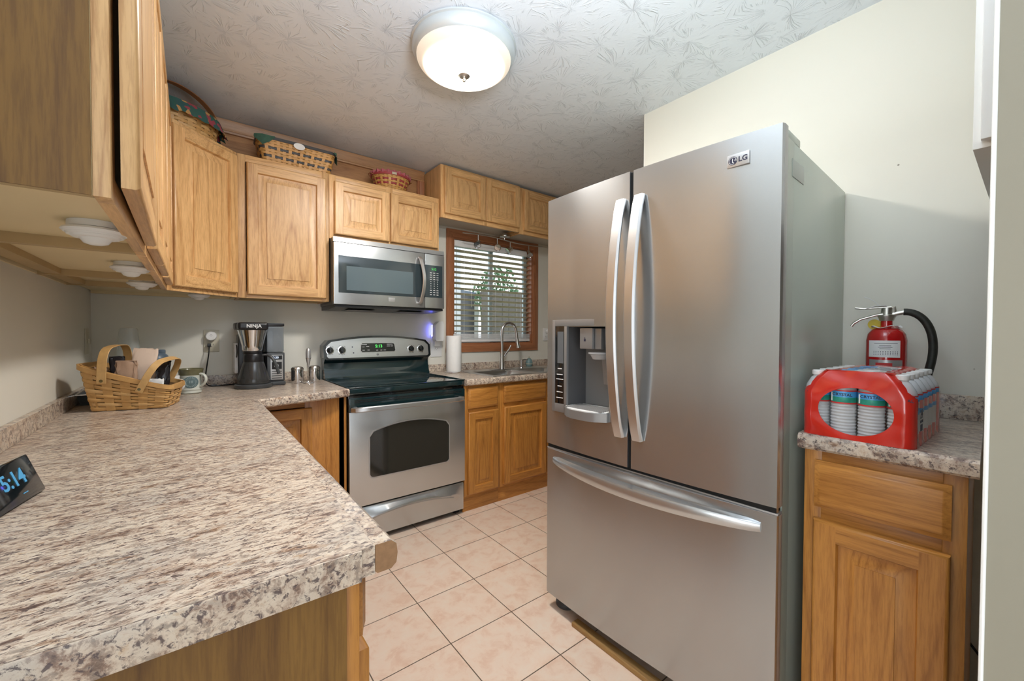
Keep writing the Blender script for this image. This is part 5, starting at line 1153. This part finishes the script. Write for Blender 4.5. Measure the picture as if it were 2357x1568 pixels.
# ------------------------------------------------------------------ blind
t = thing('window_blind', 'white horizontal blind half-open over the kitchen window', 'blind', (2.557, 0.03, 1.15))
bx0, bx1 = WX0+0.016, WX1-0.016
m = MB(); m.box((bx0, 0.004, 1.955), (bx1, 0.016, 2.006), WHITEP, 0.002); m.box((bx0, 0.017, 1.962), (bx1, 0.062, 2.004), WHITEP, 0.002); q2('head_rail', WHITEP, m)
m = MB(); z = 1.925; i = 0; BLS = pm('vinyl_slat', (0.56, 0.49, 0.39), 0.45)
while z > 1.235:
    a = radians(13); M_ = Matrix.Translation((0, 0.037, z)) @ Matrix.Rotation(-a, 4, 'X'); rr = []
    m.loft([[M_ @ Vector((x, y, 0.0025*(1-(y/0.025)**2)+dz)) for y, dz in ((-0.025, 0), (-0.012, 0), (0, 0), (0.012, 0), (0.025, 0), (0.025, -0.0028), (0.012, -0.0028), (0, -0.0028), (-0.012, -0.0028), (-0.025, -0.0028))] for x in (bx0+0.002, bx1-0.002)], BLS)
    z -= 0.0455; i += 1
q2('slats', BLS, m)
m = MB()
for k_ in range(9): m.box((bx0+0.002, 0.012, 1.1745+k_*0.0052), (bx1-0.002, 0.062, 1.178+k_*0.0052), WHITEP, 0.001)
m.box((bx0+0.001, 0.012, 1.150), (bx1-0.001, 0.062, 1.173), WHITEP, 0.004); q2('bottom_rail', WHITEP, m)
m = MB()
for x in (bx0+0.10, bx0+0.43, bx1-0.12):
    m.tube([(x, 0.0105, 1.955), (x, 0.0105, 1.16)], 0.0012, WHITEP, 6); m.tube([(x, 0.0635, 1.96), (x, 0.0635, 1.16)], 0.0012, WHITEP, 6)
m.tube([(bx0+0.17, 0.003, 1.955), (bx0+0.17, 0.003, 1.45)], 0.0015, WHITEP, 6); q2('cords', WHITEP, m)

# ------------------------------------------------------------------ track light under the high cabinet
t = thing('track_light', 'brushed steel rail light with four small spots above the window', 'track light', (2.545, -0.150, 2.0795))
m = MB(); m.lathe([(0, -0.0005), (0.045, -0.0005), (0.048, -0.006), (0.046, -0.022), (0.03, -0.028), (0, -0.028)], n=30, mat=NICKEL); m.build('canopy', NICKEL, t)
m = MB(); rp = [(-0.42+0.86*i/24, 0.035*sin(2*pi*(i/24))*-1.0, -0.048) for i in range(25)]
m.tube(rp, 0.0055, NICKEL, 10, flat=0.8); m.tube([(0, 0, -0.028), (0, -0.0, -0.046)], 0.006, NICKEL, 10); m.build('rail', NICKEL, t)
BULB = pm('spot_reflector', (0.75, 0.80, 0.85), 0.08, 0.9)
for xx, yaw_, pt in ((-0.290, 200, 50), (-0.095, 230, 40), (0.075, 150, 30), (0.300, 250, 65)):
    i = (xx+0.42)/0.86; yy = -0.035*sin(2*pi*i)
    m = MB(); m.tube([(xx, yy, -0.052), (xx, yy, -0.105)], 0.004, NICKEL, 8); st_ = m.build('stem', NICKEL, t)
    dr_ = Vector((cos(radians(yaw_))*cos(radians(pt)), sin(radians(yaw_))*cos(radians(pt))-0.3, -sin(radians(pt)))).normalized(); c = Vector((xx, yy, -0.118))
    sdir = dr_.cross(Vector((0, 0, 1))).normalized(); M_ = frame(tuple(c), tuple(sdir), tuple(sdir.cross(dr_)*-1)); 
    if (M_.to_3x3() @ Vector((0, 0, 1))).dot(dr_) < 0: M_ = frame(tuple(c), tuple(-sdir), tuple(sdir.cross(dr_)*-1))
    m = MB(); m.lathe([(0, -0.022), (0.015, -0.022), (0.018, -0.015), (0.018, 0.004), (0.028, 0.020), (0.030, 0.034), (0.028, 0.034), (0.024, 0.018), (0.0, 0.010)], n=28, mat=CHROME, M=M_, cap=False); sh = m.build('spot_head', CHROME, t)
    m = MB(); m.lathe([(0, 0.016), (0.010, 0.018), (0.025, 0.030), (0.0, 0.031)], n=24, mat=BULB, M=M_); m.build('bulb', BULB, sh)

# ------------------------------------------------------------------ outlets and plugs
def plate(name, label, c, w_, h_, M_, slots=True, mat=IVORY):
    t = thing(name, label, 'outlet' if 'outlet' in name else 'switch', c)
    m = MB(); m.box((-w_/2, -h_/2, 0.0003), (w_/2, h_/2, 0.006), mat, 0.002, M=M_); m.build('cover_plate', mat, t, world=True)
    if slots:
        for dy in (-0.022, 0.022):
            m = MB(); m.box((-0.016, dy-0.014, 0.0061), (0.016, dy+0.014, 0.008), mat, 0.003, M=M_); s_ = m.build('receptacle', mat, t, world=True)
            m = MB(); m.box((-0.008, dy-0.004, 0.0081), (-0.006, dy+0.006, 0.0084), INK, M=M_); m.box((0.006, dy-0.004, 0.0081), (0.008, dy+0.005, 0.0084), INK, M=M_); m.box((-0.0015, dy-0.011, 0.0081), (0.0015, dy-0.008, 0.0084), INK, M=M_); m.build('slots', INK, s_, world=True)
    return t
BW = lambda x, z: frame((x, 0, z), (1, 0, 0), (0, 0, 1))
plate('wall_outlet', 'ivory wall outlet left of the coffee maker holding two plugs', (0.499, 0, 1.175), 0.076, 0.128, BW(0.499, 1.175))
t = thing('plug_in_sensor', 'round white plug-in device in the outlet above the black plug', 'plug', (0.496, -0.0085, 1.207))
m = MB(); m.lathe([(0, 0), (0.026, 0), (0.028, 0.006), (0.028, 0.022), (0.023, 0.030), (0, 0.031)], n=32, mat=WHITEP, M=frame((0.496, -0.0088, 1.203), (1, 0, 0), (0, 0, 1))); m.lathe([(0.004, 0.0312), (0.005, 0.0316), (0.0055, 0.0312)], n=20, mat=GREYP, M=frame((0.496, -0.0088, 1.208), (1, 0, 0), (0, 0, 1)), cap=False); q2('housing', WHITEP, m)
plate('wall_outlet', 'ivory wall outlet under the glowing air freshener by the range', (1.967, 0, 1.122), 0.098, 0.178, BW(1.967, 1.122), mat=WHITEP)
t = thing('air_freshener', 'white plug-in air freshener casting a blue glow beside the microwave', 'air freshener', (1.968, -0.045, 1.21))
m = MB(); m.prism([(-0.042, 0.0), (-0.030, -0.012), (0.030, -0.012), (0.042, 0.0), (0.043, 0.125), (0.030, 0.150), (-0.010, 0.146), (-0.043, 0.118)], lambda a, b: Vector((1.962+a, -0.030, 1.170+b)), lambda a, b: Vector((1.962+a*0.86, -0.072, 1.174+b*0.97)), WHITEP); q2('housing', WHITEP, m)
m = MB(); m.box((1.940, -0.0295, 1.12), (1.985, -0.009, 1.24), WHITEP, 0.003); q2('plug', WHITEP, m)
m = MB(); m.box((1.922, -0.022, 1.20), (1.9245, -0.010, 1.29), BLUEGLOW, 0.0005); m.box((1.9250, -0.029, 1.195), (1.939, -0.010, 1.30), WHITEP, 0.001); q2('glow_light', BLUEGLOW, m)
plate('wall_outlet', 'white wall outlet right of the window with a small plug', (3.172, 0, 1.215), 0.076, 0.125, BW(3.172, 1.215), mat=WHITEP)
m = MB(); m.lathe([(0, 0), (0.02, 0), (0.021, 0.02), (0.014, 0.03), (0, 0.03)], n=24, mat=WHITEP, M=frame((3.19, -0.009, 1.245), (1, 0, 0), (0, 0, 1))); tag(m.build('small_plug', WHITEP, loc=(3.19, -0.009, 1.245)), 'small round white plug in the outlet right of the window', 'plug')
t = plate('wall_switch', 'ivory switch plate on the left wall near the corner', (0, -0.13, 1.18), 0.076, 0.125, frame((0, -0.13, 1.18), (0, 1, 0), (0, 0, 1)), False)
m = MB(); m.box((0.0062, -0.136, 1.168), (0.014, -0.124, 1.192), IVORY, 0.002); m.build('toggle', IVORY, t, world=True)

# ------------------------------------------------------------------ fire extinguisher
ex, ey, ez = 2.315, -2.672, 0.9455
t = thing('fire_extinguisher', 'red fire extinguisher with black hose standing behind the water pack', 'fire extinguisher', (ex, ey, ez))
VD = Vector((CAM.x-ex, CAM.y-ey, 0)).normalized(); RD = Vector((-VD.y, VD.x, 0))   # towards the viewer / to the viewer's right
if RD.y > 0: RD = -RD
def ep(r_, f_, z): return RD*r_ + VD*f_ + Vector((0, 0, z))
m = MB(); m.lathe([(0, 0.001), (0.050, 0.001), (0.054, 0.008), (0.054, 0.262), (0.050, 0.284), (0.040, 0.299), (0.024, 0.308), (0.016, 0.311), (0.016, 0.330), (0, 0.330)], n=44, mat=REDP); m.build('cylinder', REDP, t)
def curved_label(m, a0, a1, z0, z1, r_, mat, n=12):
    k = m.mi(mat); base = math.atan2(VD.y, VD.x); A = []
    for i in range(n+1):
        a = base+a0+(a1-a0)*i/n; A.append((m.bm.verts.new((r_*cos(a), r_*sin(a), z0)), m.bm.verts.new((r_*cos(a), r_*sin(a), z1))))
    for p, q_ in zip(A, A[1:]): m._f((p[0], q_[0], q_[1], p[1]), k)
m = MB(); curved_label(m, -0.95, 0.70, 0.205, 0.262, 0.0545, PAPER)
for i, (z, s_) in enumerate(((0.252, 0.55), (0.244, 0.28), (0.239, 0.34), (0.234, 0.26))): curved_label(m, -0.05-s_, -0.05+s_ if i else 0.55, z-0.0007, z+0.0007, 0.0548, INK, 8)
for j in range(3):
    for i in range(11): curved_label(m, -0.62+i*0.115, -0.60+i*0.115+0.015, 0.213+j*0.005, 0.2155+j*0.005, 0.0548, INK, 1)
m.build('inspection_label', PAPER, t, recalc=False)
m = MB(); curved_label(m, -0.90, 0.85, 0.14, 0.196, 0.0545, SILP); curved_label(m, -0.5, 0.3, 0.15, 0.186, 0.0548, INKR); m.build('rating_label', SILP, t, recalc=False)
m = MB(); m.tube([(0.036*cos(a*pi/12), 0.036*sin(a*pi/12), 0.309+0.004*sin(a)) for a in range(25)], 0.0045, PAPER, 6, flat=0.3, up=(0, 0, 1)); m.build('collar_tag', PAPER, t)
m = MB(); m.lathe([(0, 0.3302), (0.019, 0.3302), (0.021, 0.338), (0.025, 0.346), (0.025, 0.350), (0.016, 0.353), (0.015, 0.375), (0, 0.376)], n=28, mat=ALU)
m.tube([ep(0.012, 0, 0.352), ep(0.045, 0, 0.360)], 0.008, ALU, 14); m.tube([ep(0.0, 0.0, 0.37), ep(0.018, 0, 0.375), ep(0.020, 0, 0.352)], 0.007, ALU, 10); m.build('valve', ALU, t)
m = MB(); m.strap([ep(0.012, 0, 0.378), ep(-0.03, 0.0, 0.376), ep(-0.060, 0.004, 0.374), ep(-0.085, 0.006, 0.378)], tuple(VD), [0.012, 0.011, 0.009, 0.007], 0.007, ALU); m.build('top_lever', ALU, t)
m = MB(); m.strap([ep(0.0, 0, 0.356), ep(-0.03, 0.002, 0.350), ep(-0.07, 0.006, 0.336), ep(-0.088, 0.008, 0.322), ep(-0.094, 0.008, 0.312)], tuple(VD), [0.012, 0.011, 0.010, 0.008, 0.007], 0.008, ALU); m.build('carry_handle', ALU, t)
m = MB(); m.tube(bez([ep(0.042, 0, 0.360), ep(0.085, 0, 0.362), ep(0.118, 0, 0.31), ep(0.114, 0, 0.225), ep(0.112, 0, 0.19), ep(0.105, 0, 0.16), ep(0.092, 0, 0.10)]), 0.0115, RUBBER, 16); m.build('hose', RUBBER, t)
m = MB(); m.lathe([(0, 0), (0.018, 0), (0.018, 0.004), (0, 0.004)], n=24, mat=YELLOW, M=frame(tuple(ep(-0.032, -0.008, 0.318)), tuple(RD), (0, 0, 1))); m.build('yellow_tag', YELLOW, t)
m = MB(); m.tube(bez([ep(-0.02, 0.014, 0.38), ep(-0.03, 0.016, 0.40), ep(-0.045, 0.016, 0.408), ep(-0.06, 0.016, 0.415)]), 0.0012, WHITEP, 6); m.strap([ep(-0.055, 0.015, 0.373), ep(-0.03, 0.017, 0.382), ep(0.0, 0.015, 0.383)], tuple(VD), 0.008, 0.002, PAPER); m.build('safety_seal', WHITEP, t)

# ------------------------------------------------------------------ water pack
t = thing('water_bottle_pack', 'shrink-wrapped red pack of clear water bottles on the side worktop', 'water pack', (1.800, -2.578, 0.9453), -H90-0.02)
PW, PD, PH_ = 0.238, 0.357, 0.178
pr = [(0, 0.001), (0.024, 0.001), (0.0285, 0.008)]
z = 0.012
while z < 0.092: pr += [(0.0285, z), (0.0265, z+0.004)]; z += 0.0085
pr += [(0.0285, 0.096), (0.0285, 0.130), (0.0265, 0.140), (0.016, 0.160), (0.0115, 0.164), (0.0115, 0.168), (0, 0.168)]
bot0 = None
for iy in range(6):
    for ix in range(4):
        if 0 < iy < 5 and 0 < ix < 3: continue
        x, y = 0.0298+ix*0.0595, 0.0298+iy*0.0595
        if bot0 is None:
            m = MB(); m.lathe(pr, n=24, mat=BOTTLE); bot0 = m.build('bottle', BOTTLE, t)
            m = MB(); m.lathe([(0.0288, 0.098), (0.0290, 0.0985), (0.0290, 0.112)], n=28, mat=GREENL, cap=False); m.lathe([(0.0290, 0.112), (0.0290, 0.1275), (0.0288, 0.128)], n=28, mat=BLUE, cap=False)
            m.lathe([(0.0291, 0.128), (0.0291, 0.1315)], n=28, mat=INKR, cap=False); m.lathe([(0.0291, 0.094), (0.0291, 0.098)], n=28, mat=INKR, cap=False)
            m.text('CRYSTAL', 0.0105, frame((0.004, -0.0293, 0.119), (1, 0, 0), (0, 0, 1)), INK, 0.0001, 0.0002)
            m.box((-0.022, -0.0215, 0.100), (-0.016, -0.0200, 0.124), INKW); m.build('label', BLUE, bot0)
            m = MB(); m.lathe([(0, 0.1682), (0.0135, 0.1682), (0.0140, 0.170), (0.0138, 0.179), (0.012, 0.181), (0, 0.181)], n=24, mat=WHITEP); m.build('cap', WHITEP, bot0)
            bot0.location = (x, y, 0)
        else:
            b_ = copy_tree(bot0, (x, y, 0)); b_.parent = t
m = MB(); kR = m.mi(RED); kW = m.mi(INKW); kB = m.mi(BLUE)
rw = random.Random(5)
def wav(a, b): return 0.0016*sin(a*61+3*sin(b*23)) + 0.0012*sin(b*97+a*40)
# front film with the oval opening
NX, NZ = 84, 62; ec, er = (0.120, 0.077), (0.079, 0.063); V = {}
for i in range(NX+1):
    for j in range(NZ+1):
        u, v = i/NX, j/NZ; z = v*0.1845; ins = 0.0 if z < 0.118 else ((z-0.118)/0.0665)**1.5*0.019; x = ins*2.5+(PW-5.0*ins)*u
        bump_ = -abs(sin(pi*x/0.0595))*0.0 ; ed = min(u, 1-u)*PW; rr_ = 0.026; yr = rr_-math.sqrt(max(0, rr_**2-(rr_-min(ed, rr_))**2))
        y = -0.004+yr+ins*0.9+wav(x, z)*0.8
        dx, dz = (x-ec[0])/er[0], (z-ec[1])/er[1]; d_ = math.hypot(dx, dz)
        if 0.90 < d_ < 1.05: x = ec[0]+dx/d_*er[0]; z = ec[1]+dz/d_*er[1]
        V[i, j] = (x, y, z, d_)
cv = {k_: m.bm.verts.new(p[:3]) for k_, p in V.items()}
for i in range(NX):
    for j in range(NZ):
        cs = [(i, j), (i+1, j), (i+1, j+1), (i, j+1)]
        if min(V[c][3] for c in cs) < 0.90: continue
        m._f([cv[c] for c in cs], kR)
# sides (lower film), back, top
for side_ in (0, 1):
    g = []
    for i in range(61):
        row = []
        for j in range(25):
            y = 0.022+(PD-0.024)*i/60; z = 0.128*j/24; sc_ = 0.0045*(1-abs(sin(pi*(y)/0.0595)))*(0.5+0.5*(z > 0.01)); x = (-0.001+sc_) if side_ == 0 else (PW+0.001-sc_)
            row.append(m.bm.verts.new((x, y, z)))
        g.append(row)
    for i in range(60):
        for j in range(24):
            z = 0.128*(j+0.5)/24; y = 0.022+(PD-0.024)*(i+0.5)/60; e = 0.098+0.10*max(0, 0.06-y)
            k_ = kR if (z < 0.040 or (z > e-0.0 and z < e+0.018) or y > 0.30) else (kB if z > e-0.014 and z <= e else kW)
            if z > e+0.018: continue
            m._f((g[i][j], g[i+1][j], g[i+1][j+1], g[i][j+1]), k_)
g = []
for i in range(41):
    row = []
    for j in range(61):
        x = 0.047+(PW-0.094)*i/40; y = 0.012+(PD-0.026)*j/60; e = min(j, 60-j)/60; z = 0.1825+0.0012*sin(2*pi*x/0.0595)*sin(2*pi*y/0.0595)+0.001*max(0, 1-e/0.04)-0.004*max(0, 1-min(i, 40-i)/3)
        row.append(m.bm.verts.new((x, y, z)))
    g.append(row)
for i in range(40):
    for j in range(60):
        cx_ = abs(i-20)/20; k_ = kR
        if 5 < j < 52 and cx_ < 0.62: k_ = kB if i < 14+j*0.08 else kW
        m._f((g[i][j], g[i+1][j], g[i+1][j+1], g[i][j+1]), k_)
film = m.build('shrink_wrap', RED, t, recalc=False)
m = MB(); SM = frame((PW+0.0022, 0.055, 0.083), (0, 1, 0), (0, 0, 1))
m.text('24', 0.030, SM @ Matrix.Translation((0, 0, 0)), INK, 0.0002, 0.0008); m.text('BOTTLES', 0.0085, SM @ Matrix.Translation((0.002, -0.018, 0)), INK, 0.0002, 0.0004)
for i in range(12): m.box((-0.014+i*0.0024, -0.042, 0), (-0.014+i*0.0024+(0.0010 if i % 3 else 0.0017), -0.025, 0.0003), INK, M=SM)
TM = frame((0.13, 0.11, 0.1862), (1, 0, 0), (0, 1, 0))
for i, (x, y, w2, h2) in enumerate(((-0.02, 0.02, 0.03, 0.004), (0.02, 0.03, 0.018, 0.003), (0.03, 0.0, 0.012, 0.004), (-0.01, -0.02, 0.02, 0.003), (0.035, -0.03, 0.01, 0.006), (0.0, 0.06, 0.03, 0.004), (0.02, 0.09, 0.02, 0.008))): m.box((x-w2, y-h2, 0), (x+w2, y+h2, 0.0003), INK, M=TM)
m.build('printing', INK, film)
